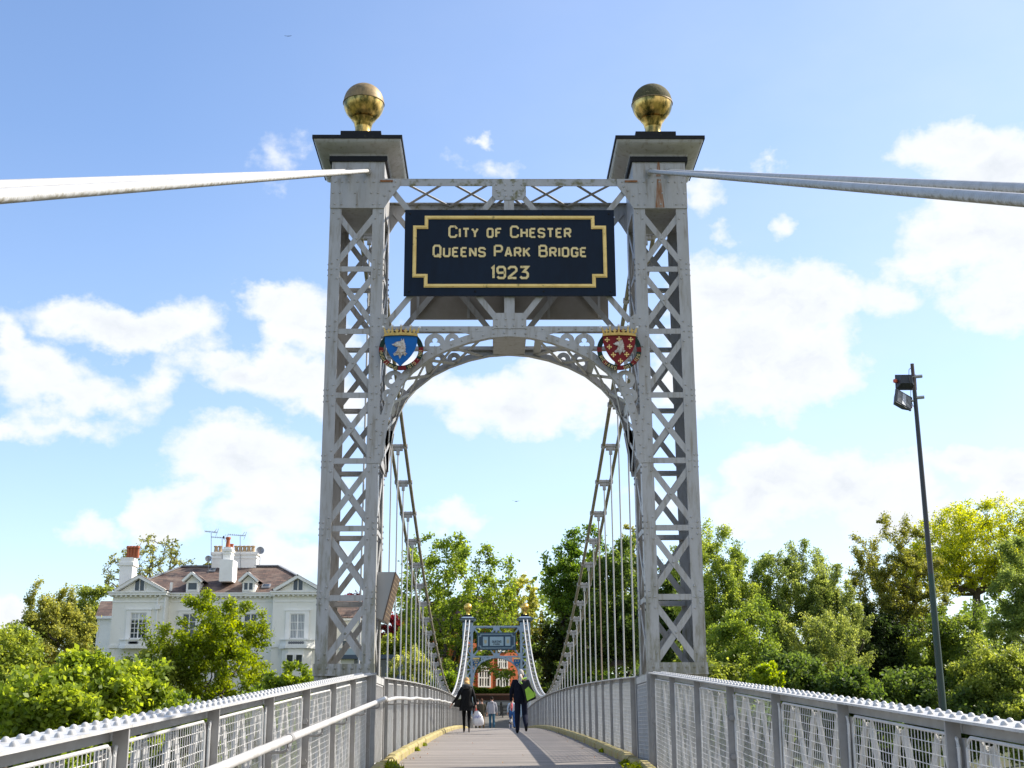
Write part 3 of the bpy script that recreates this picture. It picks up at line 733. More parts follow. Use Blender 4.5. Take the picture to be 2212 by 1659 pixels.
    for j in range(nseg):
        (xa, za), (xb, zb) = pts[j], pts[j+1]
        if abs(xa+xb)/2 < .24: continue
        nn = Vector((-(zb-za), 0, xb-xa)).normalized()
        o1, o2 = nn*.02, nn*.034
        b = MB(); b.bar(Vector((xa, y0+.08, za+dz))+o1, Vector((xb, yb-.08, zb+dz))+o1, .062, .010, nn); b.build('soffit_lacing', paint, G)
        b = MB(); b.bar(Vector((xb, y0+.08, zb+dz))+o2, Vector((xa, yb-.08, za+dz))+o2, .062, .010, nn); b.build('soffit_lacing', paint, G)
        if j % 2 == 0:
            b = MB(); b.bar(Vector((xa, y0+.02, za+dz))+nn*.048, Vector((xa, yb-.02, za+dz))+nn*.048, .11, .010, nn); b.build('soffit_batten', paint, G)
    return G


build_gateway(17.8, 0, PAINT, True)
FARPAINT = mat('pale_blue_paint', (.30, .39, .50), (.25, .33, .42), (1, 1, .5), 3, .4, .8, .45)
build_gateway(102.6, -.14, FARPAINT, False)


# ------------------------------------------------------------------ name boards and shields
def notched(x0, x1, z0, z1, nx, nz, Y):
    return [(x0+nx, Y, z1), (x1-nx, Y, z1), (x1-nx, Y, z1-nz), (x1, Y, z1-nz), (x1, Y, z0+nz), (x1-nx, Y, z0+nz), (x1-nx, Y, z0), (x0+nx, Y, z0), (x0+nx, Y, z0+nz), (x0, Y, z0+nz), (x0, Y, z1-nz), (x0+nx, Y, z1-nz)]


def build_signs():
    Y = 17.755
    S = thing('name_board', (0, Y, 6.107), 'dark navy board with gold lettering on the near gateway reading City of Chester', 'sign')
    b = MB(); b.box(-1.545, 1.560, Y-.02, Y+.02, 6.107, 7.452); b.build('board', NAVY, S)
    b = MB(); b.ribbon(notched(-1.395, 1.41, 6.255, 7.325, .17, .155, Y-.0215), .052, (0, -.012, 0), closed=True)
    b.ribbon(notched(-1.395, 1.41, 6.255, 7.325, .17, .155, Y-.034), .024, (0, -.012, 0), closed=True)
    b.build('gold_border', GOLDFRAME, S)
    for (txt, xa, xb, z, sz, st) in (('City of Chester', -.885, .905, 7.018, .165, .030), ('Queens Park Bridge', -1.115, 1.13, 6.715, .165, .030), ('1923', -.255, .27, 6.375, .172, .034)):
        t = MB(); text_line(t, txt, xa, xb, z, sz, st, Y-.0215, .008); t.build('lettering', GOLDPAINT, S, kind='stuff')
    b = MB()
    for x in (-1.47, -.5, .5, 1.48):
        for z in (6.17, 7.39): b.dome((x, Y-.02, z), .016, .012, (0, -1, 0))
    b.build('bolt', BLACKP, S, kind='stuff')
    # board facing the other way, its grey back towards the camera
    S2 = thing('rear_name_board', (0, 18.86, 6.1), 'plain grey back of a board hung below and behind the navy board', 'sign')
    b = MB(); b.box(-1.52, 1.545, 18.845, 18.885, 6.105, 7.45); b.build('board', mat('board_back', (.30, .27, .24), (.22, .19, .16), (1, 1, 1), 1.5, rough=.6), S2)
    b = MB()
    for x in (-1.40, -.62, .62, 1.40): b.box(x-.02, x+.02, 18.825, 18.844, 6.12, 7.43)
    b.build('batten', PAINT, S2)
    # far board
    Y = 102.55; dz = -.14
    S3 = thing('distant_name_board', (0, Y, 6.107+dz), 'small blue board with three pale panels and QUEENS PARK on the distant gateway', 'sign')
    FN = mat('slate_blue_board', (.020, .060, .105), (.015, .045, .08), (1, 1, 1), 2, rough=.5)
    FP = mat('pale_blue_panel', (.30, .42, .50), (.26, .37, .44), (1, 1, 1), 2, rough=.5)
    b = MB(); b.box(-1.53, 1.53, Y-.03, Y+.02, 6.107+dz, 7.452+dz); b.build('board', FN, S3)
    b = MB(); b.ribbon(notched(-1.40, 1.40, 6.25+dz, 7.32+dz, .17, .155, Y-.0315), .05, (0, -.01, 0), closed=True); b.build('pale_border', FP, S3)
    for (xa, xb) in ((-1.06, -.66), (-.52, .55), (.69, 1.09)):
        b = MB(); b.box(xa, xb, Y-.045, Y-.031, 6.42+dz, 7.12+dz); b.build('panel', FP, S3)
    b = MB()
    text_line(b, 'QUEENS', -.33, .37, 6.67+dz, .15, .028, Y-.0455, .008, small=1); text_line(b, 'PARK', -.22, .27, 6.47+dz, .13, .026, Y-.0455, .008, small=1)
    b.build('lettering', NAVY, S3, kind='stuff')
    b = MB(); b.prism([(-.97, Y-.0455, 6.87+dz), (-.76, Y-.0455, 6.87+dz), (-.77, Y-.0455, 6.66+dz), (-.865, Y-.0455, 6.56+dz), (-.96, Y-.0455, 6.66+dz)], (0, -.008, 0))
    b.prism([(.80, Y-.0455, 6.62+dz), (.98, Y-.0455, 6.60+dz), (1.0, Y-.0455, 6.82+dz), (.90, Y-.0455, 6.96+dz), (.80, Y-.0455, 6.84+dz)], (0, -.008, 0))
    b.build('emblem', mat('faded_gold', (.40, .36, .24)), S3)
build_signs()

ENAMEL_BLUE = mat('blue_enamel', (.002, .13, .46), (.002, .10, .36), (1, 1, 1), 6, rough=.4, spec=.2)
ENAMEL_RED = mat('crimson_enamel', (.20, .010, .014), (.15, .008, .012), (1, 1, 1), 6, rough=.4, spec=.2)
WREATH_G = mat('dark_green_enamel', (.004, .030, .020), (.003, .02, .014), (1, 1, 1), 9, rough=.4, spec=.2)
WREATH_R = mat('dark_red_enamel', (.17, .008, .010), rough=.4, spec=.2)
SILVER = mat('aged_silver', (.66, .64, .60), (.34, .24, .17), (1, 1, 1), 22, .42, .62, .45, bump=.6)
PEARL = mat('pearl_white', (.75, .75, .76), rough=.3)
HEAD = [(655, 680), (700, 690), (720, 665), (780, 620), (850, 600), (900, 590), (945, 580), (955, 530), (965, 490), (985, 560), (1000, 555), (1035, 500), (1060, 590), (1060, 620), (1090, 670), (1075, 690), (1110, 730), (1090, 760), (1115, 810), (1090, 850), (1112, 900), (1090, 930), (1110, 985),
        (1165, 1005), (1120, 1035), (1095, 1090), (1050, 1040), (990, 1050), (960, 1120), (920, 1180), (885, 1090), (850, 1050), (800, 1060), (740, 1085), (700, 1010), (760, 1010), (800, 950), (830, 860), (855, 800), (830, 775), (780, 775), (735, 755), (715, 735), (670, 715)]


def build_crest(cx, blue):
    K, KZ = .000438, .000443
    Y = 17.70
    zc = lambda py: 5.468-(py-400)*KZ
    lab = ('blue shield with a silver wolf head, gold crown and green and red ring, left spandrel' if blue else
           'crimson shield with gold crosses around a silver wolf head, gold crown, right spandrel')
    S = thing('heraldic_shield', (cx, Y, zc(1500)), lab, 'coat of arms', 'shields on the near gateway')
    U = lambda px, py, y=Y: (cx+(px-945)*K, y, zc(py))
    # ring in enamel segments
    rx, ry, pcx, pcy = 655, 615, 950, 850
    segs = []
    cols = 'GGGGGGGGRRGGGGRRGGGGRRRGGGRGGGRRGGGGGGGG'
    n = 48
    runs = []
    for j in range(n):
        ang = (j+.5)/n*360
        c_ = 'R' if any(lo <= ang <= hi for lo, hi in ((0, 14), (82, 96), (128, 146), (174, 192), (218, 238), (262, 276), (346, 360))) else 'G'
        if runs and runs[-1][0] == c_: runs[-1][1].append(j)
        else: runs.append((c_, [j]))
    for nm, js in runs:
        g = MB()
        for j in js:
            a0, a1 = math.pi/2+2*math.pi*j/n, math.pi/2+2*math.pi*(j+1)/n
            def pt(a, k, yy): return (cx+(pcx-945+rx*k*math.cos(a))*K, yy, zc(pcy)+ry*k*math.sin(a)*KZ)
            g.hexa([pt(a0, 1.12, Y), pt(a1, 1.12, Y), pt(a1, .87, Y), pt(a0, .87, Y)], [pt(a0, 1.11, Y-.02), pt(a1, 1.11, Y-.02), pt(a1, .88, Y-.02), pt(a0, .88, Y-.02)])
        g.build('wreath_segment', WREATH_G if nm == 'G' else WREATH_R, S)
    sh = [(415, 425), (540, 410), (700, 402), (945, 398), (1180, 402), (1350, 412), (1480, 425), (1475, 620), (1440, 780), (1380, 920), (1290, 1060), (1180, 1190), (1060, 1300), (935, 1425), (820, 1310), (690, 1190), (600, 1070), (520, 920), (460, 780), (420, 620)]
    g = MB(); g.prism([U(x, y, Y-.025) for x, y in sh], (0, -.022, 0)); g.build('shield', ENAMEL_BLUE if blue else ENAMEL_RED, S)
    # crown
    g = MB()
    ban = [(385, 430), (560, 408), (945, 392), (1330, 408), (1505, 435), (1490, 345), (1320, 312), (945, 296), (570, 312), (410, 330)]
    g.prism([U(x, y, Y-.03) for x, y in ban], (0, -.04, 0))
    g.ribbon([U(x, y, Y-.071) for x, y in ((400, 415), (570, 396), (945, 380), (1320, 396), (1495, 420))], .012, (0, -.008, 0))
    for (x, top, tx) in ((440, 120, 385), (665, 100, 650), (945, 90, 945), (1240, 100, 1250), (1480, 130, 1535)):
        g.prism([U(x-45, 310, Y-.035), U(tx-12, top, Y-.035), U(tx+12, top, Y-.035), U(x+45, 310, Y-.035)], (0, -.02, 0))
    for x in (545, 810, 1100, 1375):
        g.prism([U(x-80, 235, Y-.04), U(x-45, 210, Y-.04), U(x-25, 200, Y-.04), U(x, 130, Y-.04), U(x+25, 200, Y-.04), U(x+45, 210, Y-.04), U(x+80, 235, Y-.04), U(x+30, 265, Y-.04), U(x+15, 315, Y-.04), U(x-15, 315, Y-.04), U(x-30, 265, Y-.04)], (0, -.015, 0))
    g.build('crown', mat('crown_gold', (.62, .42, .12), (.42, .27, .07), (1, 1, 1), 18, .4, .7, .4, metal=.4), S)
    for (x, y) in ((350, 105), (650, 65), (945, 55), (1260, 68), (1555, 120)):
        g = MB(); c0 = Vector(U(x, y, Y-.045)); g.lathe([(.021*math.sin(R(a)), -.021*math.cos(R(a))) for a in range(8, 180, 20)], c0, 10); g.build('pearl', PEARL, S, smooth=True)
    # wolf head in relief, stepped towards the middle
    hs = 1.0 if blue else .78
    ox, oy = (0, 0) if blue else (30, -40)
    g = MB(); c_x = sum(p[0] for p in HEAD)/len(HEAD); c_y = sum(p[1] for p in HEAD)/len(HEAD)
    for (k, d0, d1) in ((1.0, .048, .008), (.86, .057, .007), (.66, .065, .006)):
        g.prism([U(945+ox+(c_x-945+(x-c_x)*k)*hs, 800+oy+(c_y-800+(y-c_y)*k)*hs, Y-d0) for x, y in HEAD], (0, -d1, 0))
    rnd = random.Random(3)
    for i in range(16):
        x = rnd.uniform(880, 1060); y = rnd.uniform(760, 1020)
        g.bar(U(945+ox+(x-945)*hs, 800+oy+(y-800)*hs, Y-.074), U(945+ox+(x-30-945)*hs, 800+oy+(y+90-800)*hs, Y-.072), .006, .006)
    g.build('wolf_head', SILVER, S)
    if not blue:
        g = MB()
        for (x, y) in ((525, 525), (920, 495), (1305, 515), (592, 768), (1265, 752), (718, 1035), (1158, 1023), (947, 1240)):
            x += 25; y += 18; l = 88*K
            c0 = Vector(U(x, y, Y-.048))
            for q in range(4):
                a = q*math.pi/2; d = Vector((math.cos(a), 0, math.sin(a))); sd = Vector((-math.sin(a), 0, math.cos(a)))
                g.prism([c0+sd*.006, c0+d*l*.5+sd*.005, c0+d*l*.62+sd*l*.36, c0+d*l*.78+sd*l*.22, c0+d*l*1.0, c0+d*l*.78-sd*l*.22, c0+d*l*.62-sd*l*.36, c0+d*l*.5-sd*.005, c0-sd*.006], (0, -.008-.0004*q, 0))
        g.build('gold_crosses', GOLDFRAME, S)
    g = MB(); ccx, ccz = cx+(pcx-945)*K, zc(pcy)
    rad = 655*1.00*K
    if blue:
        text_arc(g, 'HUGH', ccx, ccz, rad, R(184), R(216),   .042, .0052, Y-.0215, .005)
        text_arc(g, 'LUPUS', ccx, ccz, rad, R(224), R(258),   .042, .0052, Y-.0215, .005)
        text_arc(g, '1070 - 1101', ccx, ccz, rad, R(291), R(357),   .042, .0052, Y-.0215, .005)
    else:
        text_arc(g, 'RICHARD', ccx, ccz, rad, R(200), R(260),   .042, .0052, Y-.0215, .005)
        text_arc(g, '1101 - 1120', ccx, ccz, rad, R(282), R(345),   .042, .0052, Y-.0215, .005)
    g.build('lettering', GOLDPAINT, S, kind='stuff')


build_crest(-1.566, True)
build_crest(1.576, False)


def far_crest(cx, pat, left):
    Y = 102.53; dz = -.14
    S = thing('small_shield', (cx, Y, 4.9+dz), 'tiny blue shield with yellow charges on the %s spandrel of the distant gateway' % left, 'coat of arms', 'shields on the distant gateway')
    g = MB(); g.prism([(cx-.26, Y, 5.38+dz), (cx+.26, Y, 5.38+dz), (cx+.25, Y, 5.12+dz), (cx+.12, Y, 4.92+dz), (cx, Y, 4.82+dz), (cx-.12, Y, 4.92+dz), (cx-.25, Y, 5.12+dz)], (0, -.03, 0)); g.build('shield', mat('small_blue_enamel', (.01, .10, .26)), S)
    g = MB(); g.box(cx-.26, cx+.26, Y-.05, Y-.001, 5.385+dz, 5.45+dz)
    for k in range(5): g.box(cx-.25+k*.11, cx-.20+k*.11, Y-.04, Y-.01, 5.45+dz, 5.52+dz)
    for (x, z) in pat: g.lathe([(.03, -.04), (.035, 0), (.01, .05)], (cx+x, Y-.03, z+dz), 6)
    g.build('gold_charges', GOLDFRAME, S)
far_crest(-1.60, [(-.16, 5.28), (-.05, 5.28), (.06, 5.28), (.17, 5.28), (-.10, 5.14), (0, 5.14), (.1, 5.14), (-.05, 5.0), (.05, 5.0), (0, 4.9)], 'left')
far_crest(1.60, [(-.10, 5.24), (.10, 5.24), (0, 4.98)], 'right')


# ------------------------------------------------------------------ cables and hangers
def zcab(Y): return 1.44+.0039*(Y-60.3)**2


def build_cables():
    # back stays towards the camera
    for s in (-1, 1):
        for k, xo in enumerate((2.12, 2.41)):
            which = 'thicker looking inner' if k == 0 else 'outer'
            side = 'left' if s < 0 else 'right'
            sl_ = {(-1, 0): .4633, (-1, 1): .4615, (1, 0): .4662, (1, 1): .4630}[(s, k)]
            pts = [(s*xo, 17.79-i*1.2, 8.1-sl_*(i*1.2)) for i in range(0, 18)]
            b = MB(); b.tube(pts, .031, 12)
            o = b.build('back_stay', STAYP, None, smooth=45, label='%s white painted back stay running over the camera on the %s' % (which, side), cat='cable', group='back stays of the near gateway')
            c = MB(); c.tube([(s*xo, 17.795, 8.10), (s*xo, 17.70, 8.057)], .052, 12); c.build('socket', PAINT, o)
    # main cables: one thing per side, two strands, clamps and hangers
    cl = MB()
    cl.box(-.20, .20, -.045, .045, -.03, .03); cl.box(-.10, .10, -.03, .03, -.10, -.031); cl.box(-.035, .035, -.025, .025, -.20, -.101)
    for x in (-.13, -.06, .06, .13): cl.dome((x, 0, .03), .022, .03, (0, 0, 1), 6)
    for x in (-.147, .147): cl.tube([(x, -.05, -.005), (x, .05, -.005)], .05, 8)
    clm = cl.mesh('cable_clamp', PAINT)
    hg = MB(); hg.tube([(0, 0, 0), (0, 0, 1)], .0165, 6, cap=False); hgm = hg.mesh('hanger_rod', WHITEPAINT, True)
    hr = hgm.copy(); hr.materials.clear(); hr.materials.append(mat('part_rusty_hanger', (.42, .35, .30), (.22, .11, .06), (1, 1, .3), 6, .4, .6, .7))
    for s in (-1, 1):
        side = 'left' if s < 0 else 'right'
        S = thing('suspension_cable', (s*2.265, 18.8, 8.1), 'twin suspension cable with clamps and hanger rods along the %s side of the span' % side, 'suspension cable', 'main cables of the bridge')
        for xo in (2.118, 2.412):
            ys = [18.3+i*.9 for i in range(94)]+[102.9]
            a = MB(); a.tube([(s*xo, y, min(8.22, zcab(y))) for y in ys if y <= 60.5], .038, 8); a.build('cable_strand', CABLEOLD, S, smooth=True, label='weathered brown near half of the cable')
            a = MB(); a.tube([(s*xo, y, min(8.22, zcab(y))) for y in ys if y >= 59.6], .050, 8); a.build('cable_strand', WHITEPAINT, S, smooth=True, label='white painted far half of the cable')
        for i in range(47):
            y = 19.75+i*1.755
            if y > 101: break
            z = zcab(y); sl = math.atan(2*.0039*(y-60.3))
            inst('cable_clamp', clm, S, (s*2.265, y, z), rot=(sl, 0, 0))
            zt = z-.15; zb = zdeck(y+1e-5)-.4
            if zt-zb > .1: inst('hanger_rod', hr if (s > 0 and i == 6) else hgm, S, (s*2.265, y, zb), scale=(1, 1, zt-zb))
build_cables()


# ------------------------------------------------------------------ parapets
MESHPAINT = mat('mesh_paint', (.62, .62, .62), (.46, .45, .43), (1, 1, 1), 9, .4, .75, .4, c3=(.34, .25, .17), ns3=10, lo3=.66, hi3=.8)  # brighter than the posts: sunlight on the mesh put into the colour
def mesh_panel_mesh(w, h, name, step=.052, r=.0028):
    b = MB(); n = int(w/step)
    for i in range(1, n):
        y = -w/2+i*w/n; b.box(-r, r, y-r, y+r, 0, h)
    k = int(h/step)
    for i in range(1, k):
        z = i*h/k; b.box(-r*2.9, -r*1.05, -w/2, w/2, z-r, z+r)
    c = .05
    fr = [(0, -w/2, c), (0, -w/2, h-c), (0, -w/2+c*.3, h-c*.3), (0, -w/2+c, h), (0, w/2-c, h), (0, w/2-c*.3, h-c*.3), (0, w/2, h-c), (0, w/2, c), (0, w/2-c, 0), (0, -w/2+c, 0), (0, -w/2, c)]
    b.tube(fr, .0085, 6, cap=False)
    return b.mesh(name, MESHPAINT)


RIV = MB().dome((0, 0, 0), .0172, .019, (0, 0, 1), 10).mesh('rivet', WHITEPAINT, True)


def build_parapet(s, near):
    side = 'left' if s < 0 else 'right'
    if near: lab, y0, y1, p0, dp = 'near approach parapet with rows of large rivets on its flat top, %s side' % side, -2.2, 17.3, (5.75 if s < 0 else 6.0)-1.86*4, 1.86
    else: lab, y0, y1, p0, dp = 'parapet of the span beyond the gateway, %s side, curving over the crest' % side, 18.85, 102.5, 19.70, 1.755
    S = thing('bridge_parapet', (s*1.9, y0, zdeck(y0)), lab, 'parapet', 'parapets of the bridge')
    X = lambda v: s*v
    posts = []
    y = p0
    while y < y1-.1: posts.append(y); y += dp
    # top plate in lengths
    edges = [y0]+posts[1:]+[y1] if near else [y0+(y1-y0)*i/24 for i in range(25)]
    zr, zd = zrail, (lambda v: zdeck(v+1e-6) if v < 102.5 else zdeck(102.5))
    for a, b in zip(edges[:-1], edges[1:]):
        p = MB(); xa, xb = sorted((X(1.80), X(2.02)))
        za, zb = zr(a+1e-4), zr(b-1e-4); a2, b2 = a+.002, b-.002
        p.hexa([(xa, a2, za-.012), (xb, a2, za-.012), (xb, b2, zb-.012), (xa, b2, zb-.012)], [(xa, a2, za), (xb, a2, za), (xb, b2, zb), (xa, b2, zb)])
        xa, xb = sorted((X(1.892), X(1.904)))
        p.hexa([(xa, a2, za-.07), (xb, a2, za-.07), (xb, b2, zb-.07), (xa, b2, zb-.07)], [(xa, a2, za-.012), (xb, a2, za-.012), (xb, b2, zb-.012), (xa, b2, zb-.012)], 1)
        p.build('top_rail', [WHITEPAINT if near else PAINT, POSTPAINT], S)
    # bottom rail
    p = MB(); xa, xb = sorted((X(1.87), X(1.99)))
    for i in range(24):
        a = y0+(y1-y0)*i/24; b = y0+(y1-y0)*(i+1)/24; za, zb = zd(a), zd(b)
        p.hexa([(xa, a, za-.10), (xb, a, za-.10), (xb, b, zb-.10), (xa, b, zb-.10)], [(xa, a, za+.03), (xb, a, za+.03), (xb, b, zb+.03), (xa, b, zb+.03)])
    p.build('bottom_rail', POSTPAINT, S)
    # posts, panels, lattice
    hp = 1.235-.066-.03
    pw = dp-.06
    pan = mesh_panel_mesh(pw, hp-.03, 'mesh_panel', .052 if near else .06, .0019 if near else .0028)
    po = MB(); xa, xb = sorted((0, -s*.068))
    po.box(xa, xb, -.006, .006, .03, 1.235-.013); xa, xb = sorted((0, s*.012)); po.box(xa, xb, -.03, .03, .03, 1.235-.09)
    pm = po.mesh('post', POSTPAINT)
    rnd = random.Random(11+s)
    for i, y in enumerate(posts):
        z = zd(y); H = zr(y+1e-4)-z; k = H/1.235
        o = inst('post', pm, S, (X(1.878), y, z), scale=(1, 1.6 if (near and i % 3 == 1) else 1, k))
        if near and i % 3 == 1:
            b = MB()
            for zz in (.30, .62, .95): b.tube([(X(1.846), y-.022, z+zz), (X(1.846), y-.008, z+zz)], .027, 6)
            b.build('bolt', POSTPAINT, o)
    rg = posts if near else posts
    for y in rg:
        yc = y+dp/2
        if yc > y1-.6: continue
        z = zd(yc); sl = math.atan2(zr(yc+.5)-zr(yc-.5), 1.0) if (near or yc > 19.5) else 0
        H = zr(yc+1e-4)-z
        inst('mesh_panel', pan, S, (X(1.866), yc, z+.045), rot=(sl, 0, rnd.uniform(-.004, .004)*3), scale=(1, 1, (H-.066-.03)/hp))
    # lattice of flat bars outside the mesh: two bar meshes leaning each way
    step = .62; hl = 1.235-.12
    for sg in (1, -1):
        lb = MB(); lb.bar((0, -.29*sg, .0), (0, .29*sg, hl), .078, .010, (1, 0, 0))
        a_ = Vector((0, -.29*sg, 0)); b_ = Vector((0, .29*sg, hl))
        lb.bar(a_+Vector((s*.014, .03, 0)), b_+Vector((s*.014, .03, 0)), .010, .03, (1, 0, 0))
        lm = lb.mesh('lattice_bar', WHITEPAINT)  # lighter paint than the posts, sunlit look of the bars set by colour
        y = y0+.35; cnt = 0
        lim = 60 if not near else 999
        while y < y1-.3 and cnt < 150:
            z = zd(y); sl = math.atan2(zd(y+.5)-zd(y-.5), 1.0) if y+.5 < 102 else 0
            inst('lattice_bar', lm, S, (X(1.935+(.014 if sg > 0 else 0)), y, z+.0), rot=(sl, 0, 0))
            y += step; cnt += 1
    if near:
        y = 3.6; k = 0
        while y < 17.25:
            for row in (0, 1):
                yy = y+(.077 if row else 0)
                if yy > 17.25: continue
                inst('rivet', RIV, S, (X(1.852 if row == 0 else 1.965), yy, zr(yy)), rot=(math.atan(.059), 0, rnd.random()))
            y += .150
        r2 = MB(); y = 3.6
        while y < 17.2:
            r2.dome((X(1.852), y+.03, zr(y+.03)-.0125), .019, .012, (0, 0, -1), 8); y += .15
        r2.build('underside_rivet', POSTPAINT, S, kind='stuff')
    else:
        r2 = MB(); y = 19.0
        while y < 45:
            r2.dome((X(1.83), y, zr(y)), .013, .010, (0, 0, 1), 6); y += .15
        r2.build('rivet', WHITEPAINT, S, kind='stuff')


for s in (-1, 1):
    build_parapet(s, True); build_parapet(s, False)


def build_junction(s):       # short mesh screen past each gateway leg, standing forward of it
    side = 'left' if s < 0 else 'right'
    S = thing('leg_screen', (s*1.83, 18.3, -.5), 'short wire mesh screen guarding the foot of the %s gateway leg' % side, 'screen', 'screens at the gateway legs')
    pan = mesh_panel_mesh(1.32, 1.02, 'mesh_panel')
    inst('mesh_panel', pan, S, (s*1.815, 18.07, -.44))
    for y, w in ((17.36, .075), (18.78, .05)):
        b = MB(); x0, x1 = sorted((s*1.79, s*1.90)); b.box(x0, x1, y-.03, y+w-.03, -.5, .72); b.build('post', POSTPAINT, S)
    b = MB(); x0, x1 = sorted((s*1.80, s*1.855)); b.box(x0, x1, 17.41, 18.74, .60, .69); b.build('top_rail', WHITEPAINT, S)
    b = MB(); x0, x1 = sorted((s*1.835, s*1.848)); b.box(x0, x1, 17.41, 18.74, -.5, .60); b.build('back_plate', POSTPAINT, S)
build_junction(-1); build_junction(1)


def build_handrail():
    S = thing('handrail', (-1.70, 3, -.4), 'white painted tubular handrail bracketed off the left parapet', 'handrail')
    ya = [3.0+i*.6 for i in range(24)]+[17.4, 17.8]
    z = lambda y: zdeck(y)+.90+.035*min(1, max(0, (17.8-y)/11))
    p = MB(); p.tube([(-1.70, y, z(y)) for y in ya], .029, 12); p.build('rail_tube', WHITEPAINT, S, smooth=40)
    yb = [17.8, 18.3, 18.9]+[19.7+i*1.755 for i in range(47)]
    zz = lambda y: (zdeck(y+1e-6) if y > 18.8 else -.5)+.90+(.012*math.sin(y*1.3))
    p = MB(); p.tube([(-1.70, y, zz(y)) for y in yb], .027, 10); p.build('rail_tube', WHITEPAINT, S, smooth=40)
    for y in (3.9, 9.55, 17.8):
        p = MB(); p.tube([(-1.70, y-.05, z(y-.05)), (-1.70, y+.05, z(y+.05))], .0335, 12); p.build('collar', POSTPAINT, S, smooth=40)
    br = MB(); br.tube([(0, 0, -.02), (0, 0, -.075), (-.03, 0, -.09), (-.17, 0, -.09)], .011, 6); bm = br.mesh('bracket', POSTPAINT)
    for i in range(8): y = 5.75-1.86+1.86*i; inst('bracket', bm, S, (-1.70, y, z(y)))
    for i in range(46): y = 19.7+1.755*i; inst('bracket', bm, S, (-1.70, y, zz(y)))
build_handrail()

# ------------------------------------------------------------------ villa on the left bank
def HX(X, Y, d):                 # picture notes of the villa -> world point at distance d
    return at(184.3+.2361*X, 1136.6+.2361*Y, d)


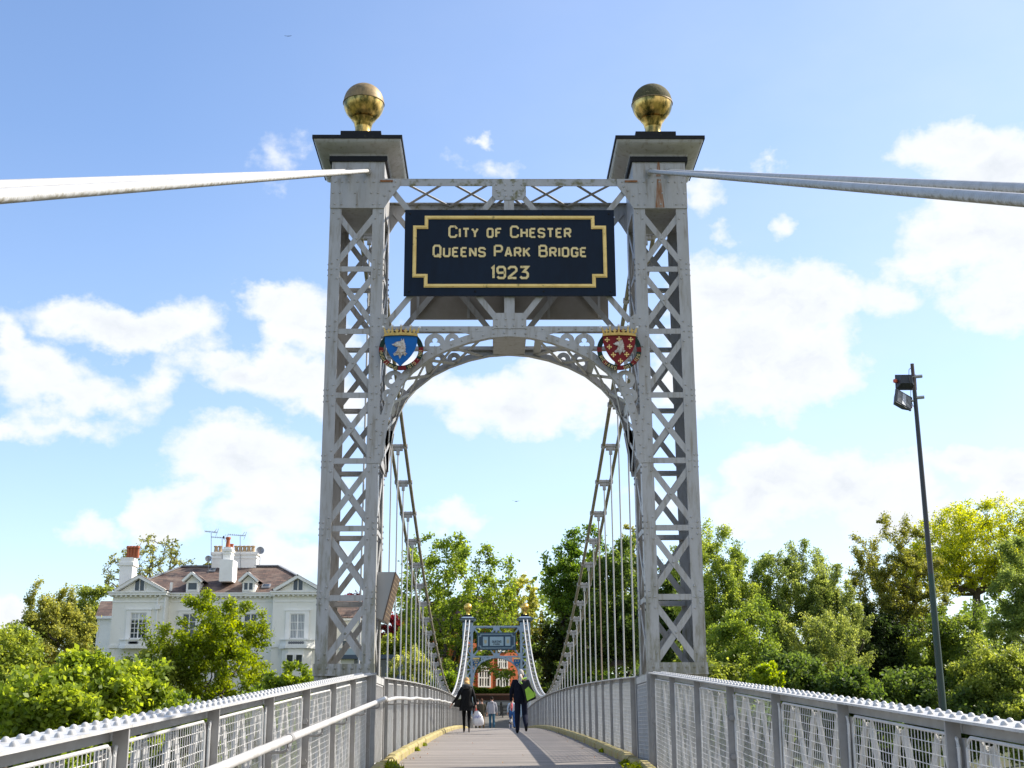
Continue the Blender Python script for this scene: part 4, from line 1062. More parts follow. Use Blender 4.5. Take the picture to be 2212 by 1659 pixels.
def build_villa():
    STUC = mat('cream_render', (.86, .845, .775), (.78, .76, .68), (1, 1, .5), .5, .35, .75, .8, c3=(.50, .48, .42), ns3=2, scale3=(2, 2, .4), lo3=.6, hi3=.8)
    TRIM = mat('white_trim', (.88, .87, .83), (.78, .76, .71), (1, 1, 1), 1, .4, .8, .7)
    SLATE = bpy.data.materials.new('slate_roof'); SLATE.use_nodes = True
    N, L = SLATE.node_tree.nodes, SLATE.node_tree.links; bs = N['Principled BSDF']; bs.inputs['Roughness'].default_value = .75
    tc = N.new('ShaderNodeTexCoord'); mp = N.new('ShaderNodeMapping'); mp.inputs['Rotation'].default_value = (math.pi/2, 0, 0)
    L.new(tc.outputs['Object'], mp.inputs[0])
    bk = N.new('ShaderNodeTexBrick'); bk.inputs['Scale'].default_value = 1; bk.inputs['Brick Width'].default_value = .55; bk.inputs['Row Height'].default_value = .16
    bk.inputs['Mortar Size'].default_value = .018; bk.inputs['Color1'].default_value = (.17, .105, .08, 1); bk.inputs['Color2'].default_value = (.075, .052, .045, 1); bk.inputs['Mortar'].default_value = (.05, .04, .035, 1)
    L.new(mp.outputs[0], bk.inputs[0])
    nz = N.new('ShaderNodeTexNoise'); nz.inputs['Scale'].default_value = .8; nz.inputs['Detail'].default_value = 6; L.new(tc.outputs['Object'], nz.inputs[0])
    rr = N.new('ShaderNodeMapRange'); rr.inputs[1].default_value = .48; rr.inputs[2].default_value = .75; L.new(nz.outputs[0], rr.inputs[0])
    mx = N.new('ShaderNodeMixRGB'); L.new(rr.outputs[0], mx.inputs[0]); L.new(bk.outputs[0], mx.inputs[1]); mx.inputs[2].default_value = (.22, .165, .13, 1); L.new(mx.outputs[0], bs.inputs['Base Color'])
    TERRA = mat('terracotta', (.42, .12, .05), (.32, .09, .04), (1, 1, 1), 3, rough=.8)
    BUFF = mat('buff_clay', (.42, .30, .17), (.30, .21, .13), (1, 1, 1), 3, rough=.8)
    GLASS = mat('window_glass', (.035, .045, .055), (.06, .07, .08), (1, 1, 1), .7, rough=.08)
    BLIND = mat('pale_blind', (.55, .57, .57), (.48, .50, .50), (1, 1, 1), 2, rough=.8)
    LEAD = mat('lead_grey', (.20, .21, .23), rough=.6)
    DF, DC = 112.0, 113.2
    px = lambda X, d: HX(X, 600, d).x
    pz = lambda Y, d: HX(1200, Y, d).z
    zb = zground(-25, DF)-.5
    S = thing('villa', (HX(1200, 600, DF).x, DF, zb), 'large cream stucco villa with brown slate roof, pediments and white chimneys', 'house')
    ze, zf = pz(632, DF), pz(600, DF)
    xl0, xl1, xr0, xr1 = px(258, DF), px(742, DF), px(1722, DF), px(2190, DF)
    w = MB(); w.box(xl0, xl1, DF, DF+11, zb, ze); w.box(xr0, xr1, DF, DF+11, zb, ze); w.box(xl1+.001, xr0-.001, DC, DF+11, zb, ze)
    w.build('wall', STUC, S)
    # cornice with modillions, string course
    c = MB()
    for (xa, xb, d) in ((xl0-.30, xl1+.15, DF), (xr0-.15, xr1+.3, DF), (xl1+.151, xr0-.151, DC)):
        c.box(xa, xb, d-.45, DF+11.3, ze+.001, zf-.10); c.box(xa-.08*(d == DF), xb+.08*(d == DF), d-.55, DF+11.4, zf-.099, zf)
        k = int((xb-xa)/.42)
        for i in range(k): x = xa+.15+i*.42; c.box(x, x+.16, d-.36, d-.001, ze-.13, ze)
        z = pz(690, d); c.box(xa+.28*(d == DF), xb-.14*(d == DF), d-.06, d-.001, z-.05, z+.05)
    c.build('cornice', TRIM, S)
    # corner pilaster strips and plinth ledge
    c = MB(); z1 = pz(1085, DF)
    c.box(xl0-.12, xl1+.1, DF-.12, DF-.001, z1-.25, z1); c.box(xr0-.1, xr1+.1, DF-.12, DF-.001, z1-.25, z1); c.build('string_course', TRIM, S)
    # main roof: hipped, ridge along X
    zr_ = HX(1300, 370, DF+6.5).z; rl, rr_ = HX(885, 370, DF+6.5).x, HX(1772, 370, DF+6.5).x
    x0, x1 = xl0-.1, xr1+.1; ya, yb = DF+.85, DF+11.4; yr = DF+6.5
    r = MB(); z0 = zf+.02
    r.add([(x0, ya, z0), (x1, ya, z0), (x1, yb, z0), (x0, yb, z0), (rl, yr, zr_), (rr_, yr, zr_), (xl1+.151, DC-.5, z0), (xr0-.151, DC-.5, z0)],
          [(0, 1, 5, 4), (1, 2, 5), (2, 3, 4, 5), (3, 0, 4), (0, 3, 2, 1)])
    roof = r.build('roof', SLATE, S)
    r = MB(); r.add([(xl1-.3, DC-.52, z0+.0), (xr0+.3, DC-.52, z0+.0), (xr0+.3, DC+.6, z0+.62), (xl1-.3, DC+.6, z0+.62)], [(0, 1, 2, 3)])
    rg = MB(); rg.bar((rl, yr, zr_+.05), (rr_, yr, zr_+.05), .5, .12, (0, 0, 1)); rg.bar((x0, ya, z0+.08), (rl, yr, zr_+.06), .3, .1, (0, 0, 1)); rg.bar((x1, ya, z0+.08), (rr_, yr, zr_+.06), .3, .1, (0, 0, 1)); rg.build('ridge', LEAD, roof)
    # pediments: gables facing the river
    for (A, B, C_) in (((270, 598), (495, 455), (728, 598)), ((1722, 602), (1945, 455), (2165, 602))):
        a, b, c_ = (HX(*q, DF-.35) for q in (A, B, C_))
        p = MB(); p.prism([(a.x+.25, DF-.02, zf), (c_.x-.25, DF-.02, zf), (b.x, DF-.02, b.z-.22)], (0, .5, 0)); ped = p.build('pediment', STUC, S)
        p = MB()
        for e in (a, c_):
            p.bar((e.x, DF-.25, zf+.08), (b.x, DF-.25, b.z-.05), .26, .6, (0, 1, 0)) if e is a else p.bar((e.x, DF-.2505, zf+.08), (b.x, DF-.2505, b.z-.05), .26, .6, (0, 1, 0))
        p.build('raking_cornice', TRIM, ped)
        p = MB(); yb_ = DF+5.2
        for e in (a, c_):
            sgn = -1 if e is a else 1
            p.add([(e.x+sgn*.18, DF-.6, zf+.10), (e.x+sgn*.18, yb_, zf+.10), (b.x, yb_, b.z+.12), (b.x, DF-.6, b.z+.12)], [(0, 1, 2, 3)])
        p.build('roof_slope', SLATE, ped)
        for dx in (-.22, .22):
            cx = b.x+dx; z0_ = zf+.12; p = MB()
            p.prism([(cx-.17, DF-.05, z0_), (cx+.17, DF-.05, z0_), (cx+.17, DF-.05, z0_+.85), (cx+.1, DF-.05, z0_+1.05), (cx, DF-.05, z0_+1.13), (cx-.1, DF-.05, z0_+1.05), (cx-.17, DF-.05, z0_+.85)], (0, .02, 0))
            p.build('pediment_window', GLASS, ped)
        p = MB(); q = [(b.x-.44, zf+.1), (b.x-.44, zf+.98), (b.x-.3, zf+1.22), (b.x, zf+1.34), (b.x+.3, zf+1.22), (b.x+.44, zf+.98), (b.x+.44, zf+.1)]
        p.ribbon([(x, DF-.04, z) for x, z in q], .09, (0, -.05, 0)); p.box(b.x-.035, b.x+.035, DF-.09, DF-.04, zf+.1, zf+1.28); p.build('window_frame', TRIM, ped)
    # tall windows
    def window(X0, X1, Y0, Y1, d, cols, rows, blind_rows=0, sur=True, curtain=False):
        a, b = HX(X0, Y0, d), HX(X1, Y1, d); xa, xb, zt, zb_ = a.x, b.x, a.z, b.z
        p = MB(); p.box(xa, xb, d-.03, d-.002, zb_, zt); win = p.build('window', GLASS, S)
        if blind_rows:
            p = MB(); zz = zt-(zt-zb_)*blind_rows; p.box(xa, xb, d-.036, d-.031, zz, zt); p.build('blind', BLIND, win)
        if curtain:
            p = MB()
            for k in range(9):
                if k in (4,): continue
                x = xa+(xb-xa)*k/9; p.box(x, x+(xb-xa)/13, d-.037, d-.032, zb_, zt)
            p.build('curtain', BLIND, win)
        p = MB()
        p.box(xa-.07, xa, d-.10, d-.002, zb_, zt+.07); p.box(xb, xb+.07, d-.10, d-.002, zb_, zt+.07); p.box(xa, xb, d-.10, d-.002, zt, zt+.07); p.box(xa, xb, d-.10, d-.002, zb_-.07, zb_)
        for i in range(1, cols):
            x = xa+(xb-xa)*i/cols; wd = .05 if i*2 == cols else .022; p.box(x-wd, x+wd, d-.07, d-.04, zb_, zt)
        for i in range(1, rows):
            z = zb_+(zt-zb_)*i/rows; p.box(xa, xb, d-.068, d-.042, z-.025, z+.025)
        p.build('frame', TRIM, win)
        if sur:
            p = MB(); o = .42
            p.box(xa-o, xa-.071, d-.16, d-.001, zb_-.1, zt+.071); p.box(xb+.071, xb+o, d-.16, d-.001, zb_-.1, zt+.071); p.box(xa-o, xb+o, d-.16, d-.001, zt+.072, zt+.30); p.box(xa-o-.08, xb+o+.08, d-.22, d-.001, zt+.301, zt+.40)
            p.build('surround', TRIM, win)
        return win
    window(428, 545, 800, 1022, DF, 4, 5, .28); window(1882, 1998, 808, 1022, DF, 2, 3, 0, curtain=True)
    window(1462, 1560, 808, 1010, DC, 2, 3); window(900, 1000, 808, 1010, DC, 2, 3); window(1190, 1290, 808, 1010, DC, 2, 3)
    window(900, 1000, 1180, 1400, DC, 2, 3); window(1190, 1290, 1180, 1400, DC, 2, 3)
    # balconies
    for (X0, X1, dep) in ((300, 572, .9), (1765, 2090, 1.3)):
        a, b = HX(X0, 1030, DF-dep), HX(X1, 1085, DF-dep); p = MB()
        xa, xb = a.x, b.x; zt, z0_ = a.z, b.z
        out = [(xa, DF-.001), (xa, DF-dep*.6), (xa+.6, DF-dep), (xb-.6, DF-dep), (xb, DF-dep*.6), (xb, DF-.001)]
        p.prism([(x, y, z0_-.28) for x, y in out][::-1], (0, 0, .26)); p.prism([(x+(.06 if x < (xa+xb)/2 else -.06), y+.06, z0_-.019) for x, y in out][::-1], (0, 0, zt-z0_-.10)); p.prism([(x, y, zt-.118) for x, y in out][::-1], (0, 0, .10))
        bal = p.build('balcony', TRIM, S)
        p = MB(); n = 7
        for k in range(n):
            x = xa+.95+k*(xb-xa-1.9)/(n-1); p.tube([(x, DF-dep+.061, (zt+z0_)/2-.07), (x, DF-dep+.035, (zt+z0_)/2-.07)], .12, 10)
        p.build('pierced_roundel', LEAD, bal, kind='stuff')
        if dep > 1:       # bay window under the right balcony
            p = MB(); q = [(x+(.25 if x < (xa+xb)/2 else -.25), y+.12) for x, y in out]
            p.prism([(x, y, zb) for x, y in q][::-1], (0, 0, z0_-.30-zb)); bay = p.build('bay', STUC, S)
            for (X2, X3) in ((1845, 1895), (1930, 1980)):
                e, f = HX(X2, 1178, DF-dep+.1), HX(X3, 1290, DF-dep+.1); p = MB(); p.box(e.x, f.x, DF-dep+.085, DF-dep+.118, f.z, e.z); wn = p.build('bay_window', GLASS, bay)
                p = MB(); p.box(e.x-.1, e.x-.001, DF-dep+.03, DF-dep+.119, f.z, e.z+.1); p.box(f.x+.001, f.x+.1, DF-dep+.03, DF-dep+.119, f.z, e.z+.1); p.box(e.x, f.x, DF-dep+.03, DF-dep+.119, e.z+.001, e.z+.1); p.build('frame', TRIM, wn)
    # down pipes
    for (X, Y0, Y1, d) in ((668, 655, 1040, DF), (735, 655, 1010, DF), (745, 635, 1010, DC), (1728, 645, 930, DC)):
        a, b = HX(X, Y0, d), HX(X, Y1, d); p = MB(); p.tube([(a.x, d-.12, a.z), (a.x, d-.12, b.z)], .07, 8)
        if X == 668: h = HX(668, 745, d); p.box(h.x-.2, h.x+.2, d-.3, d-.02, h.z-.15, h.z+.2); e = HX(715, 655, d); p.tube([(a.x, d-.12, a.z-.1), (e.x, d-.12, e.z+.1)], .06, 6)
        if X == 1728: e = HX(1698, 640, d); p.tube([(a.x, d-.12, a.z), (e.x, d-.2, e.z)], .06, 6)
        p.build('drain_pipe', TRIM, S)
    a, b = HX(791, 515, DC-.3), HX(778, 620, DC-.3); p = MB(); p.tube([(a.x, DC-.3, a.z), (a.x-.05, DC-.3, b.z+.3), (b.x-.2, DC-.3, b.z)], .13, 8); p.build('soil_pipe', TRIM, S)
    # dormers
    for (X0, X1, AX, xw0, xw1, dark) in ((925, 1042, 985, 945, 1020, True), (1440, 1552, 1497, 1456, 1530, False)):
        d = DF+.9
        a, b = HX(X0, 515, d), HX(X1, 603, d); ap = HX(AX, 430, d); e0 = HX(AX-86, 508, d); e1 = HX(AX+88, 508, d)
        p = MB(); p.box(a.x, b.x, d, d+4, b.z-.1, a.z); dor = p.build('dormer', TRIM, roof)
        p = MB(); p.prism([(e0.x+.15, d-.02, a.z-.05), (e1.x-.15, d-.02, a.z-.05), (ap.x, d-.02, ap.z-.2)], (0, 3.5, 0)); p.build('dormer_gable', TRIM, dor)
        p = MB(); p.bar((e0.x, d-.25, e0.z), (ap.x, d-.25, ap.z), .2, .5, (0, 1, 0)); p.bar((e1.x, d-.251, e1.z), (ap.x, d-.251, ap.z), .2, .5, (0, 1, 0)); p.build('barge_board', TRIM, dor)
        p = MB(); p.add([(e0.x-.1, d-.5, e0.z+.08), (e0.x-.1, d+4.5, e0.z+.08), (ap.x, d+4.5, ap.z+.12), (ap.x, d-.5, ap.z+.12), (e1.x+.1, d+4.5, e1.z+.08), (e1.x+.1, d-.5, e1.z+.08)], [(0, 1, 2, 3), (3, 2, 4, 5)]); p.build('dormer_roof', SLATE, dor)
        a, b = HX(xw0, 520, d), HX(xw1, 582, d); p = MB(); p.box(a.x, b.x, d-.04, d-.002, b.z, a.z); p.build('dormer_window', GLASS, dor)
        p = MB()
        for (q0, q1) in ((a.x-.10, a.x), (b.x, b.x+.10)): p.box(q0, q1, d-.09, d-.002, b.z, a.z)
        p.box(a.x-.10, b.x+.10, d-.10, d-.003, a.z, a.z+.10); p.box(a.x-.10, b.x+.10, d-.12, d-.003, b.z-.10, b.z)
        if not dark: m_ = (a.x+b.x)/2; p.box(m_-.06, m_+.06, d-.08, d-.041, b.z, a.z)
        p.build('frame', TRIM, dor)
    # roof lights
    for (X0, Y0, X1, Y1, u) in ((1135, 388, 1190, 420, .86), (1615, 532, 1690, 570, .25)):
        d = DF+.6+u*5.9-.25; a, b = HX(X0, Y0, d), HX(X1, Y1, d); p = MB()
        sl = (zr_-z0)/(yr-ya); dd = (a.z-b.z)/sl
        yb0 = ya+(b.z-z0)/sl; o = .1
        p.hexa([(a.x, yb0-o, b.z), (b.x, yb0-o, b.z), (b.x, yb0+dd-o, a.z), (a.x, yb0+dd-o, a.z)], [(a.x, yb0-o, b.z+.1), (b.x, yb0-o, b.z+.1), (b.x, yb0+dd-o, a.z+.1), (a.x, yb0+dd-o, a.z+.1)])
        rl_ = p.build('roof_light', LEAD, roof)
        p = MB(); k = .12; p.hexa([(a.x+k, yb0-o+k, b.z+.02+k*sl), (b.x-k, yb0-o+k, b.z+.02+k*sl), (b.x-k, yb0+dd-o-k, a.z+.02-k*sl), (a.x+k, yb0+dd-o-k, a.z+.02-k*sl)], [(a.x+k, yb0-o+k, b.z+.13+k*sl), (b.x-k, yb0-o+k, b.z+.13+k*sl), (b.x-k, yb0+dd-o-k, a.z+.13-k*sl), (a.x+k, yb0+dd-o-k, a.z+.13-k*sl)]); p.build('pane', GLASS, rl_)
    # chimneys
    def stack(X0, X1, Y0, Y1, d, dep, caps):
        a, b = HX(X0, Y0, d), HX(X1, Y1, d); p = MB(); p.box(a.x, b.x, d, d+dep, b.z, a.z)
        for (Yc, h, o) in caps: z = HX(X0, Yc, d).z; p.box(a.x-o, b.x+o, d-o, d+dep+o, z-h, z)
        return p.build('chimney', TRIM, S), a, b
    def pots(par, xs, y, zb_, h, r, mt):
        for x in xs:
            p = MB(); p.lathe([(r*1.1, 0), (r, h*.15), (r*.85, h*.5), (r*.85, h*.75), (r*1.15, h*.8), (r*1.15, h*.95), (r*.9, h)], (x, y, zb_), 10); p.build('chimney_pot', mt, par, smooth=40)
    ch, a, b = stack(322, 418, 285, 560, DF+1.2, 1.5, ((285, .25, -.02), (330, .28, .10)))
    z = HX(350, 285, DF+1.2).z; hh = HX(350, 178, DF+1.2).z-z
    pots(ch, [a.x+.30+.27*k for k in range(1, 5)], DF+1.5, z, hh, .17, TERRA)
    ch, a, b = stack(1232, 1342, 305, 505, DF+1.6, 2.0, ())
    ch2, a, b = stack(1264, 1330, 190, 306, DF+1.9, 1.2, ((210, .18, .10), (245, .1, .05)))
    z = HX(1300, 188, DF+2.2).z; hh = HX(1300, 97, DF+2.2).z-z; pots(ch2, [HX(1309, 100, DF+2.4).x], DF+2.4, z, hh, .2, TERRA)
    pots(ch2, [HX(1338, 100, DF+2.8).x, HX(1350, 100, DF+3.0).x], DF+2.9, z-.1, hh*.5, .13, TERRA)
    ch3, a, b = stack(1162, 1562, 235, 380, DF+6.2, 1.3, ((240, .22, .12), (285, .12, .06)))
    z = HX(1300, 236, DF+6.8).z; hh = HX(1300, 180, DF+6.8).z-z; pots(ch3, [HX(v, 200, DF+6.8).x for v in (1197, 1237, 1382, 1420, 1458, 1496, 1535)], DF+6.8, z, hh, .19, BUFF)
    # aerials and dishes
    ZN = mat('zinc', (.25, .26, .28), rough=.4, metal=.6)
    for (X, Yt, Yb, XA, XB, YA, d) in ((1152, 62, 350, 1096, 1205, 52, DF+6), (1252, 118, 300, 1160, 1290, 104, DF+6), (1417, 92, 390, 1312, 1462, 82, DF+6)):
        t, bt, e, f = HX(X, Yt, d), HX(X, Yb, d), HX(XA, YA-4, d), HX(XB, YA+6, d); p = MB()
        p.tube([bt, t], .03, 5); p.tube([(e.x, d, e.z), (f.x, d, f.z)], .022, 5)
        n = 9
        for k in range(n):
            x = e.x+(f.x-e.x)*k/(n-1); zz = e.z+(f.z-e.z)*k/(n-1); p.box(x-.012, x+.012, d-.25, d+.25, zz, zz+.03); p.box(x-.012, x+.012, d-.02, d+.02, zz-.08, zz+.1)
        p.bar((f.x-.1, d, f.z-.35), (f.x+.12, d, f.z+.35), .03, .03); p.bar((f.x-.3, d, f.z-.05), (f.x-.05, d, f.z+.35), .03, .03)
        p.build('tv_aerial', ZN, S)
    for (X, Y, r) in ((1125, 297, .30), (1600, 222, .36)):
        c0 = HX(X, Y, DF+5); p = MB(); n = 14; vs = []
        dirn = Vector((.25, -.95, .2)).normalized(); a_ = dirn.cross(Vector((0, 0, 1))).normalized(); b_ = a_.cross(dirn)
        vs.append(c0-dirn*.10)
        for k in range(n): t = 2*math.pi*k/n; vs.append(c0+(a_*math.cos(t)+b_*math.sin(t))*r)
        vs.append(c0-dirn*.13)
        p.add(vs, [(0, 1+k, 1+(k+1) % n) for k in range(n)]+[(n+1, 1+(k+1) % n, 1+k) for k in range(n)])
        p.tube([c0+dirn*.3, c0+b_*-.3], .02, 5); sgn = 1 if X < 1300 else -1
        p.tube([c0-dirn*.12, c0+Vector((sgn*.02, .1, -.5)), c0+Vector((sgn*.02, .15, -1.25)), c0+Vector((sgn*.5, .15, -1.35))], .03, 5)
        p.build('satellite_dish', ZN, S)
    # left wing
    d = DF+9; W = thing('side_wing', (HX(190, 900, d).x, d, zb), 'lower grey rendered wing with its own slate roof left of the villa', 'house')
    a, b = HX(110, 848, d), HX(262, 1170, d); p = MB(); p.box(a.x, b.x+3, d, d+6, zb, a.z); p.build('wall', STUC, W)
    q0, q1, q2, q3 = HX(92, 822, d-.3), HX(290, 822, d-.3), HX(290, 685, d+3), HX(140, 685, d+3)
    p = MB(); p.add([q0, q1+Vector((2, 0, 0)), q2+Vector((2, 0, 0)), q3, (q0.x, d+6.3, q0.z)], [(0, 1, 2, 3), (0, 3, 4)]); p.build('roof', SLATE, W)
    p = MB(); p.box(q0.x, q1.x, d-.35, d-.001, a.z, q0.z); p.build('cornice', TRIM, W)
    # right extension seen through the gateway leg
    G7 = lambda X, Y, d: at(660.5+.2776*X, 1198+.2776*Y, d)
    d = 116.0; W = thing('rear_extension', (G7(300, 500, d).x, d, zb), 'slate roofed cream extension seen through the left gateway leg', 'house')
    a, b = G7(180, 492, d), G7(432, 900, d); p = MB(); p.box(a.x, b.x, d, d+6, zb, a.z); p.build('wall', STUC, W)
    q0, q1, q2, q3 = G7(180, 488, d-.3), G7(445, 488, d-.3), G7(440, 358, d+3), G7(180, 358, d+3); p = MB(); p.add([q0, q1, q2, q3], [(0, 1, 2, 3)]); p.build('roof', SLATE, W)
    p = MB(); e, f = G7(262, 498, d-.3), G7(448, 512, d-.3); p.box(e.x-3, f.x, d-.35, d-.001, f.z, e.z); p.build('cornice', TRIM, W)
    e, f = G7(288, 670, d), G7(332, 728, d); p = MB(); p.box(e.x, f.x, d-.05, d-.002, f.z, e.z); wn = p.build('window', GLASS, W)
    p = MB(); p.box(e.x-.4, e.x-.001, d-.1, d-.003, f.z, e.z); p.box(f.x+.001, f.x+.1, d-.1, d-.003, f.z, e.z); p.build('frame', TRIM, wn)
    # flat roofed garden room
    d = 108.0; NB = mat('navy_fascia', (.05, .075, .11), rough=.5)
    W = thing('garden_room', (G7(500, 900, d).x, d, -1), 'low flat roofed garden room with slate blue fascia and dark glass behind the left leg', 'outbuilding')
    a, b = G7(262, 783, d), G7(752, 812, d); p = MB(); p.box(a.x, b.x, d-.6, d+5, b.z, a.z); p.build('fascia', NB, W)
    a, b, = G7(275, 813, d), G7(372, 1000, d); p = MB(); p.box(a.x, b.x, d, d+4, b.z-1, a.z); p.build('wall', STUC, W)
    for (X0, X1) in ((374, 540), (545, 712)):
        a, b = G7(X0, 815, d), G7(X1, 1000, d); p = MB(); p.box(a.x, b.x, d+.1, d+.16, b.z-1, a.z); p.build('glass_door', GLASS, W)
    a, b = G7(714, 813, d), G7(750, 1000, d); p = MB(); p.box(a.x, b.x, d-.2, d+4, b.z-1, a.z); p.build('corner_post', NB, W)
    d = 110; a, b = G7(262, 730, d), G7(410, 782, d); p = MB(); p.box(a.x, b.x, d-.02, d+.02, b.z, a.z); p.build('glass_balustrade', mat('balustrade_glass', (.30, .38, .40), rough=.1), W)
build_villa()


# ------------------------------------------------------------------ brick block, hedge, wall beyond the bridge
def Z3(X, Y, d): return at(798.7+.2778*X, 1274.9+.2778*Y, d)


def brick_mat(name, c1, c2, mo, sx=.45, sy=.15):
    mt = bpy.data.materials.new(name); mt.use_nodes = True; N, L = mt.node_tree.nodes, mt.node_tree.links; bs = N['Principled BSDF']; bs.inputs['Roughness'].default_value = .85
    tc = N.new('ShaderNodeTexCoord'); mp = N.new('ShaderNodeMapping'); mp.inputs['Rotation'].default_value = (math.pi/2, 0, 0); L.new(tc.outputs['Object'], mp.inputs[0])
    bk = N.new('ShaderNodeTexBrick'); bk.inputs['Scale'].default_value = 1; bk.inputs['Brick Width'].default_value = sx; bk.inputs['Row Height'].default_value = sy; bk.inputs['Mortar Size'].default_value = .02
    bk.inputs['Color1'].default_value = (*c1, 1); bk.inputs['Color2'].default_value = (*c2, 1); bk.inputs['Mortar'].default_value = (*mo, 1); L.new(mp.outputs[0], bk.inputs[0])
    nz = N.new('ShaderNodeTexNoise'); nz.inputs['Scale'].default_value = 1.2; nz.inputs['Detail'].default_value = 5; L.new(tc.outputs['Object'], nz.inputs[0])
    mx = N.new('ShaderNodeMixRGB'); mx.blend_type = 'MULTIPLY'; mx.inputs[0].default_value = .5; L.new(bk.outputs[0], mx.inputs[1]); L.new(nz.outputs[0], mx.inputs[2]); L.new(mx.outputs[0], bs.inputs['Base Color'])
    return mt


def build_brick_block():
    OR = brick_mat('orange_brick', (.72, .17, .055), (.62, .14, .045), (.55, .20, .09)); WH = mat('white_window_paint', (.72, .72, .70), rough=.5)
    GL_ = mat('brick_block_glass', (.06, .07, .07), (.12, .12, .11), (1, 1, 1), .8, rough=.1); RD = mat('brown_roof_tile', (.10, .055, .04), rough=.9)
    d = 134.0
    a, b = Z3(690, 300, d), Z3(1092, 830, d); zb = 1.5; zt = Z3(900, 300, d).z
    S = thing('brick_block', (a.x+4, d, zb), 'orange brick block with white framed windows glimpsed through the distant gateway', 'house')
    p = MB(); p.box(a.x-1, b.x, d, d+10, zb, zt); p.build('wall', OR, S)
    p = MB(); p.prism([(a.x-1.4, d-.4, zt), (b.x+.3, d-.4, zt), (b.x-4, d-.4, zt+3.2), (a.x+3, d-.4, zt+3.2)], (0, 10.8, 0)); p.build('roof', RD, S)
    c = Z3(865, 190, d); p = MB(); p.box(c.x-.8, c.x+.8, d+2, d+3.4, zt, c.z); p.box(c.x-.9, c.x+.9, d+1.9, d+3.5, c.z-.3, c.z-.1); p.build('chimney', OR, S)
    # wing turned away from the sun side
    b2 = Z3(1165, 500, d+2); p = MB(); p.box(b.x+.001, b2.x+.8, d+1.5, d+9, zb, zt-1); p.build('wing_wall', OR, S)
    for (X0, X1, Y0, Y1) in ((845, 925, 632, 748), (988, 1076, 640, 748), (1000, 1062, 520, 600), (850, 912, 520, 600), (738, 785, 632, 748), (738, 785, 520, 600), (860, 912, 400, 470), (1000, 1062, 400, 470), (560, 630, 520, 610), (560, 630, 632, 748), (690, 726, 520, 600)):
        e, f = Z3(X0, Y0, d), Z3(X1, Y1, d); p = MB(); p.box(e.x, f.x, d-.03, d-.002, f.z, e.z); w = p.build('window', GL_, S)
        p = MB(); p.box(e.x-.12, e.x, d-.12, d-.002, f.z, e.z); p.box(f.x, f.x+.12, d-.12, d-.002, f.z, e.z); p.box(e.x-.12, f.x+.12, d-.12, d-.002, e.z, e.z+.14); p.box(e.x-.12, f.x+.12, d-.14, d-.002, f.z-.12, f.z)
        for k in (1, 2, 3): x = e.x+(f.x-e.x)*k/4; wd = .07 if k == 2 else .04; p.box(x-wd, x+wd, d-.08, d-.031, f.z, e.z)
        z = f.z+(e.z-f.z)*.55; p.box(e.x, f.x, d-.075, d-.032, z-.06, z+.06); p.build('frame', WH, w)
    S.rotation_euler = (0, 0, R(36)); S.scale = (1.2, 1, 1)
    # second gable end to the left behind the big tree
    W = thing('brick_house', (Z3(300, 400, 128).x, 128, 1.0), 'orange brick gabled house half hidden behind the big tree left of the distant gateway', 'house')
    a, b = Z3(600, 400, 128), Z3(722, 800, 128); p = MB(); p.box(a.x, b.x, 128, 136, 1.0, a.z); p.build('wall', OR, W)
    p = MB(); m_ = (a.x+b.x)/2; p.prism([(a.x, 128, a.z), (b.x, 128, a.z), (m_, 128, a.z+2.6)], (0, 8, 0)); p.build('gable', OR, W)
    p = MB(); p.bar((a.x-.3, 127.7, a.z-.2), (m_, 127.7, a.z+2.8), .25, .6, (0, 1, 0)); p.bar((b.x+.3, 127.701, a.z-.2), (m_, 127.701, a.z+2.8), .25, .6, (0, 1, 0)); p.build('barge_board', RD, W)
    e, f = Z3(660, 570, 128), Z3(700, 640, 128); p = MB(); p.box(e.x, f.x, 127.95, 127.998, f.z, e.z); w = p.build('window', GL_, W)
    p = MB(); p.box(e.x-.12, e.x, 127.88, 127.998, f.z, e.z); p.box(f.x, f.x+.12, 127.88, 127.998, f.z, e.z); p.box((e.x+f.x)/2-.05, (e.x+f.x)/2+.05, 127.9, 127.949, f.z, e.z); p.build('frame', WH, w)
    # low garden wall with coping
    WB = brick_mat('dark_red_brick', (.17, .065, .045), (.11, .05, .04), (.12, .09, .07), .6, .22); CP = mat('pink_coping', (.46, .25, .18), (.36, .20, .15), (1, 1, 1), 1, rough=.8)
    W = thing('garden_wall', (0, 122, 2.2), 'low dark red brick garden wall with pink coping below the hedge', 'wall')
    zt = Z3(900, 818, 122).z; p = MB(); p.box(-14, 14, 122, 122.3, 1.8, zt); p.build('wall', WB, W)
    for i in range(14):
        p = MB(); p.box(-14+i*2+.01, -12+i*2-.01, 121.93, 122.37, zt+.002, zt+.16); p.build('coping', CP, W)


build_brick_block()


# ------------------------------------------------------------------ foliage
RNG = np.random.default_rng(7)


